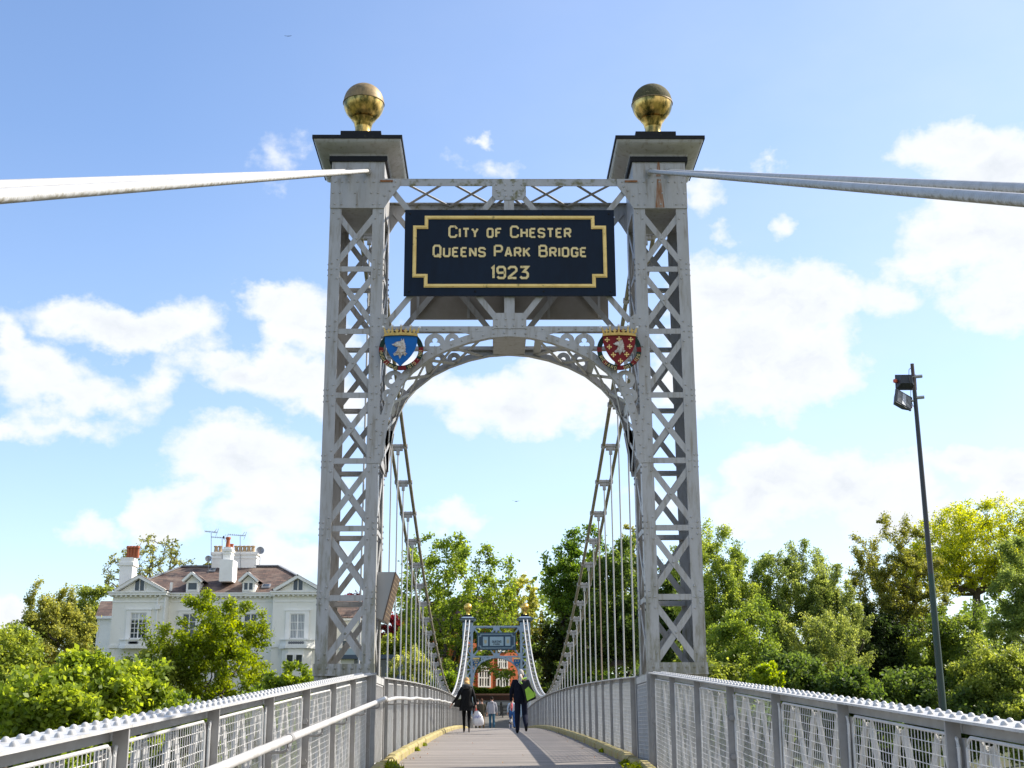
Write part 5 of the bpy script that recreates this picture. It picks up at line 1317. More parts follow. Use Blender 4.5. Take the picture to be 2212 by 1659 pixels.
def leaf_mesh(name, P, size, tone, up=.35, mt=LEAF, stretch=1.6, droop=0.0):
    n = len(P)
    a = RNG.normal(size=(n, 3)); a[:, 2] -= droop; a /= np.linalg.norm(a, axis=1)[:, None]
    b = RNG.normal(size=(n, 3)); b -= (b*a).sum(1)[:, None]*a; b[:, 2] *= (1-up); b /= np.linalg.norm(b, axis=1)[:, None]
    s = (size*RNG.uniform(.6, 1.35, n))[:, None]
    nn = np.cross(a, b)
    V = np.empty((n, 4, 3)); V[:, 0] = P-a*s*.5*stretch; V[:, 1] = P+b*s*.5+nn*s*.10; V[:, 2] = P+a*s*.5*stretch; V[:, 3] = P-b*s*.5+nn*s*.10
    me = bpy.data.meshes.new(name); me.vertices.add(4*n); me.vertices.foreach_set('co', V.ravel())
    me.loops.add(4*n); me.loops.foreach_set('vertex_index', np.arange(4*n, dtype=np.int32))
    me.polygons.add(n); me.polygons.foreach_set('loop_start', np.arange(0, 4*n, 4, dtype=np.int32)); me.polygons.foreach_set('loop_total', np.full(n, 4, dtype=np.int32))
    at_ = me.attributes.new('tone', 'FLOAT', 'FACE'); at_.data.foreach_set('value', np.clip(tone, 0, 1).astype(np.float32))
    me.materials.append(mt); me.update(calc_edges=True); me.validate(); return me


def skeleton(nodes, root):
    # each node hangs on the nearest node that is closer to the root
    pts = np.vstack([root, nodes]); d0 = np.linalg.norm(pts-pts[0], axis=1); order = np.argsort(d0); pts = pts[order]; par = [-1]
    for i in range(1, len(pts)):
        c = pts[:i]; dd = np.linalg.norm(c-pts[i], axis=1)+.30*np.abs(d0[order[:i]]-d0[order[i]]*.75)
        par.append(int(np.argmin(dd)))
    w = np.ones(len(pts))
    for i in range(len(pts)-1, 0, -1): w[par[i]] += w[i]
    return pts, par, w


def tree(label, base, top, rx, ry, z_low, color, nleaf=9000, size=.24, nclump=90, sig=.10, fork=.25, lump=.3, dense=.45, droop=0.0, name='tree',
         upright=0.0, group=None, trunk_r=.28, kind='branchy', seed=0, flat=0.0, stems=1):
    rng = np.random.default_rng(100+seed)
    bx, by, bz = base; zl = max(z_low, bz+.3); cz = (top+zl)/2; rz = (top-zl)/2
    cat = 'bush' if name in ('bush', 'shrub') else 'tree'
    S = thing(name, base, label, cat, group)
    nleaf = int(nleaf*1.75); size *= .64; nclump = int(nclump*1.5); sig *= .72
    # lumpy envelope
    k = rng.normal(size=(6, 3)); ph = rng.uniform(0, 6.28, 6)
    d = rng.normal(size=(nclump*3, 3)); d /= np.linalg.norm(d, axis=1)[:, None]
    rad = rng.uniform(0, 1, nclump*3)**dense
    lum = 1+lump*np.sin((d@k.T)*1.8+ph).sum(1)/3.0
    p = d*(rad*np.clip(lum, .45, 1.25))[:, None]
    p[:, 2] = np.where(p[:, 2] < 0, p[:, 2]*(1-flat), p[:, 2])
    p = p[np.abs(p).max(1) < 1.05][:nclump]
    p = p*np.array([rx, ry, rz])+np.array([0, 0, cz-bz])
    if upright: p[:, 2] += rng.uniform(0, upright, len(p))*np.exp(-((p[:, 0]/rx)**2))
    root = np.array([0, 0, (zl-bz)*fork+.3])
    pts, par, w = skeleton(p, root[None])
    b = MB(); r0 = trunk_r
    for st in range(stems):
        ox = (st-(stems-1)/2)*.5
        b.tube([(ox, 0, -.3), (ox*.7, 0, root[2]*.5), (0, 0, root[2])], [r0*1.15, r0*.95, r0*.85], 7)
    W0 = w[0]
    for i in range(1, len(pts)):
        a, c = pts[par[i]], pts[i]; ra = max(.018, r0*math.sqrt(w[i]/W0)*.95); rb = max(.012, ra*.72)
        mid = (a+c)/2+rng.normal(size=3)*np.linalg.norm(c-a)*.09; mid[2] += np.linalg.norm(c-a)*.05
        b.tube([a, mid, c], [ra, (ra+rb)/2, rb], 5 if ra > .05 else 4, cap=False)
    b.build('trunk', BARK, S, base, smooth=True)
    # leaves in clumps, plus sprays along the outer twigs
    lv, tn = [], []
    tip = [i for i in range(1, len(pts)) if w[i] < W0*.12]
    per = max(4, nleaf//max(1, len(tip)))
    sg = sig*(rx+ry+rz)/3
    for i in tip:
        n = int(per*rng.uniform(.5, 1.5)); q = rng.normal(size=(n, 3))*np.array([sg, sg, sg*.7])
        if droop: q[:, 2] = -np.abs(q[:, 2])*(1+droop)+sg*.5; q[:, :2] *= .75
        if upright: q[:, 2] = np.abs(q[:, 2])*1.5; q[:, :2] *= .7
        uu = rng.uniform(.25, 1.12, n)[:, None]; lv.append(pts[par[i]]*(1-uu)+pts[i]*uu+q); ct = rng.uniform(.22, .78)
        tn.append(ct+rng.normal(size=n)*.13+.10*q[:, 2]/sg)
    lv = np.vstack(lv); tn = np.concatenate(tn)
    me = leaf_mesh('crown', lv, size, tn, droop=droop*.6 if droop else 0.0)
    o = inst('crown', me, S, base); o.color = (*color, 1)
    return S


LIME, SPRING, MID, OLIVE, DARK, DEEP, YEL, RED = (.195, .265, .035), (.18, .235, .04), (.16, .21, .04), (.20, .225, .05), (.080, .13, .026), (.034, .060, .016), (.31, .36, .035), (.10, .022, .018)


def T(label, x, ytop, wpx, ylow, d, color, **kw):
    # x, ytop, wpx, ylow as seen from the camera; d the distance of the tree
    p = at(x, ytop, d); r = wpx/2/F*d*1.03; zl = at(x, ylow, d).z; bz = zground(p.x, d)-.1
    kw.setdefault('ry', r*.9); ry = kw.pop('ry')
    return tree(label, (p.x, d, bz), p.z, r, ry, zl, color, **kw)


def build_trees():
    s = [0]
    def t(*a, **k): s[0] += 1; k.setdefault('seed', s[0]); return T(*a, **k)
    # left bank
    t('bright lime green leafy tree just beyond the left parapet, right hump', 262, 1392, 215, 1660, 74, LIME, nleaf=13000, size=.37, nclump=150, sig=.13, lump=.5)
    t('bright lime green leafy tree just beyond the left parapet, left hump', 120, 1425, 235, 1680, 71, LIME, nleaf=13000, size=.37, nclump=150, sig=.13, lump=.5)
    t('yellow green tree at the far left edge of the picture', 20, 1345, 260, 1640, 84, SPRING, nleaf=20000, size=.25, nclump=130, sig=.11, lump=.5)
    t('wispy olive tree with upright shoots left of the villa', 130, 1285, 190, 1520, 100, OLIVE, nleaf=22000, size=.20, nclump=130, sig=.10, lump=.45, upright=2.0)
    t('dark rounded tree tucked against the left wing of the villa', 215, 1278, 120, 1500, 126, MID, nleaf=12000, size=.26, nclump=90, sig=.14)
    t('large sparse tree with bare branches rising behind the left chimney', 345, 1163, 215, 1330, 137, (0.189, 0.209, 0.054), nleaf=3800, size=.26, nclump=210, sig=.05, trunk_r=.5, dense=.33, lump=.25, fork=.5)
    t('smaller sparse tree top showing left of the villa chimneys', 475, 1205, 100, 1300, 139, (0.203, 0.223, 0.054), nleaf=2600, size=.30, nclump=80, sig=.06, trunk_r=.3, dense=.4)
    t('many stemmed yellow green tree standing in front of the villa', 472, 1288, 262, 1520, 99, (0.165, 0.225, 0.02), nleaf=22000, size=.22, nclump=190, sig=.075, dense=.40, lump=.35, stems=4, trunk_r=.17, fork=.12)
    t('low green bush at the left foot of the villa', 345, 1388, 170, 1560, 97, MID, nleaf=11000, size=.22, nclump=70, sig=.12, name='bush', trunk_r=.1)
    t('low yellow green bush at the foot of the left gateway leg', 632, 1436, 130, 1540, 92, (0.162, 0.230, 0.027), nleaf=9000, size=.22, nclump=80, sig=.12, name='bush', trunk_r=.1)
    t('copper red leaved tree seen through the left gateway leg', 762, 1252, 72, 1400, 140, RED, nleaf=5200, size=.30, nclump=80, sig=.10, trunk_r=.25)
    t('copper red tree between the hanger rods left of the big tree', 852, 1326, 74, 1430, 138, (0.16, 0.035, 0.022), nleaf=5000, size=.28, nclump=70, sig=.11, trunk_r=.2)
    t('bright green small tree below the copper tree', 862, 1372, 120, 1480, 122, SPRING, nleaf=8000, size=.26, nclump=80, sig=.12, trunk_r=.15)
    t('pale willowy shrub beside the left hanger rods', 895, 1418, 110, 1530, 100, (0.257, 0.297, 0.081), nleaf=9000, size=.16, nclump=90, sig=.12, name='shrub', upright=.6, trunk_r=.06)
    # centre
    t('large broad green tree rising left of the distant gateway', 985, 1165, 250, 1500, 116, (0.152, 0.222, 0.033), nleaf=17000, size=.28, nclump=240, sig=.065, trunk_r=.42, dense=.38, lump=.35, fork=.2)
    t('thin light tree between the two tall trees above the distant gateway', 1122, 1225, 120, 1420, 128, (0.304, 0.329, 0.075), nleaf=4500, size=.26, nclump=150, sig=.06, trunk_r=.25, dense=.4, fork=.2)
    t('tall dark green tree standing right of the distant gateway', 1245, 1140, 190, 1480, 122, (0.098, 0.173, 0.024), nleaf=22000, size=.28, nclump=230, sig=.075, trunk_r=.4, lump=.45, fork=.1)
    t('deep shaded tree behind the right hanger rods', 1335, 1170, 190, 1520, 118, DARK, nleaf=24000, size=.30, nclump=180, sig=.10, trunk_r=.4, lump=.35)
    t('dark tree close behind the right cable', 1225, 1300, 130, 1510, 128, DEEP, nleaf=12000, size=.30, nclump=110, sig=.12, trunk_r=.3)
    t('wispy light green tree top showing beside the right gateway leg', 1372, 1165, 80, 1330, 128, (0.232, 0.255, 0.059), nleaf=6000, size=.22, nclump=110, sig=.08, trunk_r=.2, upright=2.0)
    t('ivy dark tree seen through the lattice of the right leg', 1440, 1215, 130, 1500, 110, DARK, nleaf=18000, size=.28, nclump=130, sig=.11, trunk_r=.3)
    # right bank
    t('light green birch nearest the right gateway leg', 1548, 1120, 183, 1490, 100, (0.214, 0.281, 0.052), nleaf=28800, size=0.163, nclump=170, sig=.085, droop=1.2, trunk_r=.25, lump=.4)
    t('slender birch just right of the gateway with mid green leaves', 1635, 1185, 146, 1490, 104, (0.169, 0.239, 0.045), nleaf=19200, size=0.163, nclump=130, sig=.09, droop=1.2, trunk_r=.2)
    t('tall weeping birch with ragged double top', 1722, 1143, 183, 1490, 102, (0.205, 0.264, 0.067), nleaf=31200, size=0.155, nclump=180, sig=.08, droop=1.6, trunk_r=.25, lump=.5, upright=0)
    t('shorter weeping birch leaning right of the ragged birch', 1808, 1205, 134, 1470, 101, (0.197, 0.248, 0.067), nleaf=15600, size=0.155, nclump=110, sig=.09, droop=1.6, trunk_r=.2, lump=.4)
    t('pale birch in front of the weeping pair', 1770, 1310, 183, 1540, 94, (0.223, 0.272, 0.067), nleaf=19200, size=0.146, nclump=120, sig=.10, droop=1.3, trunk_r=.18, lump=.4)
    t('mid height green tree low beside the right leg', 1590, 1300, 183, 1550, 93, (0.152, 0.222, 0.037), nleaf=19200, size=0.172, nclump=120, sig=.11, trunk_r=.2, lump=.4)
    t('dark olive tree with fine upright twigs left of the floodlight pole', 1925, 1150, 207, 1480, 108, (0.152, 0.173, 0.033), nleaf=31200, size=0.172, nclump=200, sig=.075, upright=1.5, trunk_r=.35, lump=.3)
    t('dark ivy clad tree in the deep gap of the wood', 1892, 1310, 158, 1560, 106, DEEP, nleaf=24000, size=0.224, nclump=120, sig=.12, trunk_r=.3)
    t('broad domed oak with brilliant yellow green top', 2110, 1078, 370, 1340, 118, YEL, nleaf=36000, size=0.206, nclump=560, sig=.06, trunk_r=.55, dense=.26, flat=.5, lump=.2, fork=.3, ry=6)
    t('green tree under the yellow oak crown', 2050, 1310, 190, 1560, 104, (0.116, 0.173, 0.030), nleaf=26400, size=0.189, nclump=150, sig=.10, trunk_r=.3)
    t('tall green tree cut by the right edge of the picture', 2205, 1165, 150, 1500, 97, (0.178, 0.239, 0.059), nleaf=26400, size=0.172, nclump=150, sig=.09, trunk_r=.3, lump=.4)
    t('shaded tree at the lower right behind the parapet', 2160, 1370, 200, 1640, 88, MID, nleaf=26400, size=0.189, nclump=140, sig=.11, trunk_r=.25)
    t('small lime green maple just above the right parapet', 1650, 1428, 72, 1500, 66, (.21, .29, .02), nleaf=4560, size=0.146, nclump=60, sig=.12, trunk_r=.08, name='bush')
    # understorey
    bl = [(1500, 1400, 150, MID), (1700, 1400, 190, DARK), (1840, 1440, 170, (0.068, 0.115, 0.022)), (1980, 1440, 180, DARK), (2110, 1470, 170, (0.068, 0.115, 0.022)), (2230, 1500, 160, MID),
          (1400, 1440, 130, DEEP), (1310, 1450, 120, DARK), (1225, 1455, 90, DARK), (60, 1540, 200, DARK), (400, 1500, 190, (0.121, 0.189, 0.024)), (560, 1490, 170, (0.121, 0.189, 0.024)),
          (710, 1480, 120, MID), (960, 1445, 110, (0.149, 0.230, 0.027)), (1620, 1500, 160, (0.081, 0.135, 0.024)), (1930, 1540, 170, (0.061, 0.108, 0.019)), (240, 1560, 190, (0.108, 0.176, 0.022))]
    nm = {id(DARK): 'dark', id(DEEP): 'very dark', id(MID): 'mid green'}
    places = ['behind the right leg', 'below the ragged birch', 'below the weeping birches', 'left of the floodlight pole foot', 'right of the floodlight pole foot', 'at the right edge low down',
              'behind the right hangers', 'low beside the right cable', 'right of the distant gateway foot', 'low at the left edge', 'behind the left parapet below the villa', 'left of the left leg foot',
              'behind the left leg foot', 'left of the distant gateway foot', 'just above the right parapet near the leg', 'low behind the right parapet', 'low behind the left parapet']
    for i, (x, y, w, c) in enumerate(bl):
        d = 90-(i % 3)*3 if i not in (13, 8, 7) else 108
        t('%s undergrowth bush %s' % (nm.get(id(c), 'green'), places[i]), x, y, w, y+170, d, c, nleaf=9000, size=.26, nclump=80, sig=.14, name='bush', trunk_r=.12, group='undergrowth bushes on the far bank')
    # the wood behind, one mass
    P, tn = [], []
    rng = np.random.default_rng(5)
    for (x0, x1, dd, h0, h1) in ((-75, -32, 165, 8, 13), (-30, 6, 180, 9, 13), (6, 90, 150, 11, 16), (14, 80, 128, 6, 11), (-90, -55, 130, 5, 10)):
        for _ in range(int((x1-x0)*3.2)):
            cx = rng.uniform(x0, x1); h = rng.uniform(h0, h1)*(.8+.2*math.sin(cx*.35)); n = 130; z0 = zground(cx, dd)
            q = rng.normal(size=(n, 3))*np.array([1.6, 1.6, 1.4])+np.array([cx, dd+rng.uniform(-6, 6), z0+rng.uniform(.05, 1)*h]); P.append(q); tn.append(rng.uniform(.1, .8)+rng.normal(size=n)*.12)
    me = leaf_mesh('woodland', np.vstack(P), .5, np.concatenate(tn)); o = inst('background_woodland', me, None, (0, 0, 0), kind='stuff', label='mass of green woodland closing the view behind the trees', category='wood') if False else inst('background_woodland', me, None, (0, 0, 0), kind='stuff')
    o['label'] = 'mass of green woodland closing the view behind the nearer trees'; o.color = (.10, .15, .03, 1)
    # hedge
    n = 26000; q = np.empty((n, 3)); q[:, 0] = RNG.uniform(-13, 13, n); q[:, 1] = 122.5+RNG.uniform(0, 1.2, n)
    zt = Z3(900, 760, 123).z; zb = 2.6; q[:, 2] = zb+(zt-zb)*RNG.uniform(0, 1, n)**.6+.10*np.sin(q[:, 0]*2.1)+.07*np.sin(q[:, 0]*5.3+1)
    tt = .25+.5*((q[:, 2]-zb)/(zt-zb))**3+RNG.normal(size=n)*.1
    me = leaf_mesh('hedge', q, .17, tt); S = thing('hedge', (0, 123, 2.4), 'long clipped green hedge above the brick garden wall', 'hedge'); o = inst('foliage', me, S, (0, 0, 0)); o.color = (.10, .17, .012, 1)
    # dry leaves and grit on the deck
    n = 200; q = np.empty((n, 3)); q[:, 1] = 13+RNG.uniform(0, 1, n)**1.6*34; q[:, 0] = np.where(RNG.uniform(size=n) < .7, np.sign(RNG.normal(size=n))*(1.60-np.abs(RNG.normal(size=n))*.12), RNG.uniform(-1.5, 1.5, n))
    q[:, 2] = [zdeck(v)+.008 for v in q[:, 1]]
    me = leaf_mesh('litter', q, .020, RNG.uniform(0, 1, n), up=.9); o = inst('leaf_litter', me, None, (0, 0, 0), kind='stuff'); o['label'] = 'dry leaves and grit scattered over the bridge deck'; o.color = (.22, .15, .08, 1)
    # weeds along the kerbs
    for s_, spots in ((-1, ((17.3, .17), (16.6, .10), (23.5, .06), (26, .05))), (1, ((17.0, .16), (18.2, .10), (22.5, .05)))):
        P, tn = [], []
        for (y, w) in spots:
            n = int(7000*w); a = RNG.normal(size=(n, 3))*np.array([w*.38, w*.9, 0]); a[:, 2] = np.abs(RNG.normal(size=n))*w*.22
            a[:, 0] = np.abs(a[:, 0])*-s_; P.append(a+np.array([s_*1.61, y, zdeck(y)+.01])); tn.append(RNG.uniform(.3, .9, n))
        me = leaf_mesh('weeds', np.vstack(P), .028, np.concatenate(tn), stretch=3)
        o = inst('kerb_weeds', me, None, (0, 0, 0), kind='stuff'); o['label'] = 'green weeds and moss growing along the foot of the %s kerb' % ('left' if s_ < 0 else 'right'); o.color = (.11, .15, .012, 1)
build_trees()


# ------------------------------------------------------------------ street furniture
def build_pole():
    X, Y = at(2034, 1500, 20).x, 20.0
    top = at(1964, 786, 20).z
    BK = mat('black_pole_paint', (.012, .014, .018), (.02, .025, .03), (1, 1, .3), 4, rough=.3); GR = mat('green_pole_paint', (.012, .05, .042), (.02, .035, .03), (2, 2, .4), 3, .4, .6, .5, c3=(.05, .035, .03), ns3=2, scale3=(3, 3, .5))
    S = thing('floodlight_pole', (X, Y, -4), 'tall dark pole with two floodlights rising beyond the right parapet', 'lamp post')
    zj = at(2000, 1240, 20).z
    b = MB(); b.tube([(X, Y, -4), (X, Y, 0), (X, Y, zj)], [.062, .058, .046], 12); b.build('lower_pole', GR, S, smooth=40)
    b = MB(); b.tube([(X, Y, zj), (X, Y, top-.45)], [.043, .034], 12); b.build('upper_pole', BK, S, smooth=40)
    BR = mat('brown_steel', (.06, .035, .03), rough=.5)
    b = MB(); b.tube([(X, Y, top-.62), (X, Y, top)], .030, 8); b.build('pole_head', BR, S)
    LG = mat('lamp_glass', (.20, .21, .22), (.10, .10, .10), (1, 1, 1), 6, .4, .6, .12); OG = mat('orange_plastic', (.55, .10, .04), rough=.5); CASE = mat('lamp_case', (.03, .035, .04), rough=.4); SLV = mat('lamp_silver', (.35, .37, .40), rough=.35, metal=.5)
    for kind, (px, py), rot in (('back', (1957, 824), (R(12), R(-3), R(168))), ('front', (1948, 866), (R(-14), R(22), R(22)))):
        c = at(px, py, 20-(.05 if kind == 'front' else -.05))
        M = Matrix.Translation(c) @ (Matrix.Rotation(rot[2], 4, 'Z') @ Matrix.Rotation(rot[1], 4, 'Y') @ Matrix.Rotation(rot[0], 4, 'X'))
        def tb(lst, name, mt):
            b = MB()
            for (w0, h0, y0, w1, h1, y1) in lst:
                b.hexa([M@Vector(v) for v in ((-w0, y0, -h0), (w0, y0, -h0), (w0, y0, h0), (-w0, y0, h0))], [M@Vector(v) for v in ((-w1, y1, -h1), (w1, y1, -h1), (w1, y1, h1), (-w1, y1, h1))])
            return b
        b = tb([(.165, .135, -.05, .165, .135, -.02), (.155, .125, -.0199, .09, .075, .09)], '', None)
        fl = b.build('floodlight', CASE, S, label='lower floodlight with its glass face towards the camera' if kind == 'front' else 'upper floodlight turned away')
        tb([(.138, .108, -.056, .138, .108, -.0505)], '', None).build('lamp_glass', LG, fl)
        tb([(.035, .108, -.058, .035, .108, -.0565)], '', None).build('reflector_strip', SLV, fl) if kind == 'front' else None
        b = MB(); b.box(0, 0, 0, 0, 0, 0)
        b = MB(); side = 1 if kind == 'front' else 1
        b.lathe([(.02, -.03), (.035, -.02), (.035, .02), (.02, .03)], M@Vector((.19 if kind == 'front' else .17, .02, 0)), 8); b.build('knob', OG, fl)
        b = MB(); b.tube([M@Vector((0, .05, 0)), Vector((X, Y, c.z+(.02 if kind == 'front' else 0)))], .02, 6); b.tube([(X-.02, Y, c.z+.06), (X+.14, Y-.02, c.z+.07)], .028, 6); b.build('bracket', SLV, fl)
        b = MB(); b.tube([(X-.02, Y-.03, c.z+.22), (X-.08, Y-.06, c.z+.17), (X-.10, Y-.08, c.z+.02), (X-.07, Y-.07, c.z-.10), (X-.03, Y-.03, c.z-.06)], .006, 5); b.build('cable', BK, fl)
build_pole()


def build_furniture():
    BK = mat('bollard_black', (.015, .015, .017), rough=.4)
    for i, (px, pyb, pyt, d, lab) in enumerate(((1051.5, 1545, 1516.5, 110.6, 'black bollard just left of the hooded walker at the bridge end'), (1082.6, 1548, 1516.5, 110, 'black bollard beside the low barrier rail at the bridge end'))):
        a, t = at(px, pyb, d), at(px, pyt, d); z0 = 1.02; h = t.z-z0
        o = MB().lathe([(.10, 0), (.10, .1), (.07, .13), (.07, h*.78), (.095, h*.80), (.095, h*.86), (.075, h*.88), (.09, h*.96), (.03, h)], (a.x, d, z0), 12).build('bollard', BK, None, smooth=40, label=lab, cat='bollard', group='bollards at the far end of the bridge')
    d = 109.0; x0, x1 = at(1086, 1540, d).x, at(1100, 1540, d).x; zt = at(1093, 1527, d).z; b = MB(); z0 = .88
    for x in (x0, x1): b.tube([(x, d, z0), (x, d, zt)], .04, 8)
    for z in (zt, zt-.28, zt-.55): b.tube([(x0-.03, d, z), (x1+.03, d, z)], .03, 8)
    b.build('barrier_rail', BK, None, label='low black tubular barrier between the bollard and the walking man', cat='barrier')
    # interpretation board fixed to the left leg
    BR = mat('bronze_board', (.10, .065, .045), (.07, .045, .03), (1, 1, 1), 5, rough=.45); BS = mat('board_side', (.27, .28, .29), rough=.5)
    S = thing('information_board', (-1.80, 18.25, 1.5), 'tilted bronze information board on the inner side of the left gateway leg', 'sign')
    b = MB()
    y0, y1 = 17.98, 18.85
    b.hexa([(-1.858, y0, 1.49), (-1.775, y0, 1.46), (-1.775, y1, 1.46), (-1.858, y1, 1.49)], [(-1.858, y0, 2.12), (-1.615, y0, 2.12), (-1.615, y1, 2.12), (-1.858, y1, 2.12)])
    b.build('case', BS, S)
    n = Vector((.66, 0, -.16)).normalized()
    b = MB(); q = [Vector(v)+n*.002 for v in ((-1.775, y0+.005, 1.465), (-1.615, y0+.005, 2.118), (-1.615, y1-.005, 2.118), (-1.775, y1-.005, 1.465))]; b.prism(q, n*.015); b.build('face', BR, S)
    b = MB(); rnd = random.Random(4); e = (q[1]-q[0]); f = Vector((0, 1, 0))
    for i in range(11):
        L0 = q[0]+e*(.93-i*.083)+n*.0155; y = .06
        while y < .78:
            l = rnd.uniform(.02, .09); b.bar(L0+f*y, L0+f*(y+l), .012, .004, n); y += l+.02
    b.build('raised_text', mat('worn_bronze', (.30, .22, .14), rough=.5), S, kind='stuff')
    # thin street lamp among the trees at far left
    d = 90; a, t = at(151, 1620, d), at(151, 1430, d)
    LP = mat('galvanised', (.38, .38, .37), rough=.5)
    S = thing('street_lamp', (t.x, d, zground(t.x, d)), 'thin pale street lamp column standing among the trees on the left bank', 'street lamp')
    b = MB(); b.tube([(t.x, d, zground(t.x, d)), (t.x, d, t.z)], [.09, .05], 8); b.build('column', LP, S)
    b = MB(); b.box(t.x-.25, t.x+.12, d-.1, d+.1, t.z, t.z+.12); b.build('lantern', LP, S)
    # orange gable glimpsed between the left trees
    d = 95; a, b_ = at(72, 1466, d), at(100, 1506, d)
    S = thing('brick_shed', (a.x, d, b_.z-3), 'small orange brick wall glimpsed between the left trees', 'outbuilding')
    p = MB(); p.box(a.x, b_.x, d, d+2, b_.z-3, a.z); p.build('wall', brick_mat('pale_orange_brick', (.60, .26, .10), (.52, .22, .09), (.4, .25, .15)), S)
    p = MB(); c = at(105, 1465, d); e = at(178, 1475, d); p.box(c.x, e.x+1, d+1, d+3, c.z-.5, c.z+.1); p.build('flat_roof', mat('grey_felt', (.25, .26, .28), rough=.8), S)
    # padlock hanging from the arch
    BRS = mat('brass', (.45, .26, .12), rough=.4, metal=.6)
    c = at(850, 1036-4, 18.3)
    # birds
    for (px, py, d, lab) in ((622, 78, 95, 'tiny dark bird gliding high in the sky above the left cable'), (1115, 1083, 90, 'speck of a bird flying between the two cables')):
        c = at(px, py, d); b = MB(); b.add([c+Vector(v) for v in ((-.12, 0, 0), (0, -.03, .02), (.12, 0, 0), (0, .03, .02), (0, 0, -.03))], [(0, 4, 3), (0, 1, 4), (4, 2, 3), (4, 1, 2), (0, 3, 1), (1, 3, 2)])
        b.add([c+Vector(v) for v in ((-.02, -.02, 0), (-.30, -.02, .05), (-.26, .06, .05), (.02, .05, 0), (.30, -.02, .05), (.26, .06, .05))], [(0, 1, 2, 3), (0, 3, 5, 4)])
        b.build('bird', BK, None, label=lab, cat='bird')
    c = HX(1264, 102, 118); b = MB(); b.lathe([(.01, -.12), (.06, -.08), (.08, 0), (.05, .07), (.055, .11), (.01, .15)], c, 8); b.add([c+Vector(v) for v in ((-.02, 0, -.05), (.02, 0, -.05), (.12, 0, -.22), (.08, .02, -.24))], [(0, 1, 2, 3)]); b.build('perched_bird', BK, None, label='dark pigeon perched on the aerial by the tall red chimney pot', cat='bird')
build_furniture()


# ------------------------------------------------------------------ people
def skin_body(name, parent, loc, bones, rad, mats, mat_of, heading=0):
    names = list(rad); idx = {n: i for i, n in enumerate(names)}
    me = bpy.data.meshes.new(name); me.from_pydata([rad[n][0] for n in names], [(idx[a], idx[b]) for a, b in bones], [])
    o = bpy.data.objects.new(name, me); C.objects.link(o)
    md = o.modifiers.new('Skin', 'SKIN'); md.use_smooth_shade = True
    sv = me.skin_vertices[0].data
    for n in names:
        r = rad[n][1]; sv[idx[n]].radius = r if isinstance(r, tuple) else (r, r)
    sv[0].use_root = True
    sb = o.modifiers.new('Sub', 'SUBSURF'); sb.levels = 2; sb.render_levels = 2
    dg = bpy.context.evaluated_depsgraph_get(); dg.update()
    m2 = bpy.data.meshes.new_from_object(o.evaluated_get(dg)); bpy.data.objects.remove(o)
    m2.materials.clear()
    for mm in mats: m2.materials.append(mm)
    segs = [(Vector(rad[a][0]), Vector(rad[b][0]), mat_of(a, b)) for a, b in bones]
    for p in m2.polygons:
        c = p.center; best = None
        for a, b, mi in segs:
            ab = b-a; t = max(0, min(1, (c-a).dot(ab)/ab.length_squared)); dd = (c-(a+ab*t)).length
            if best is None or dd < best[0]: best = (dd, mi)
        p.material_index = best[1]; p.use_smooth = True
    o = bpy.data.objects.new(name, m2); C.objects.link(o); place(o, parent, loc); return o


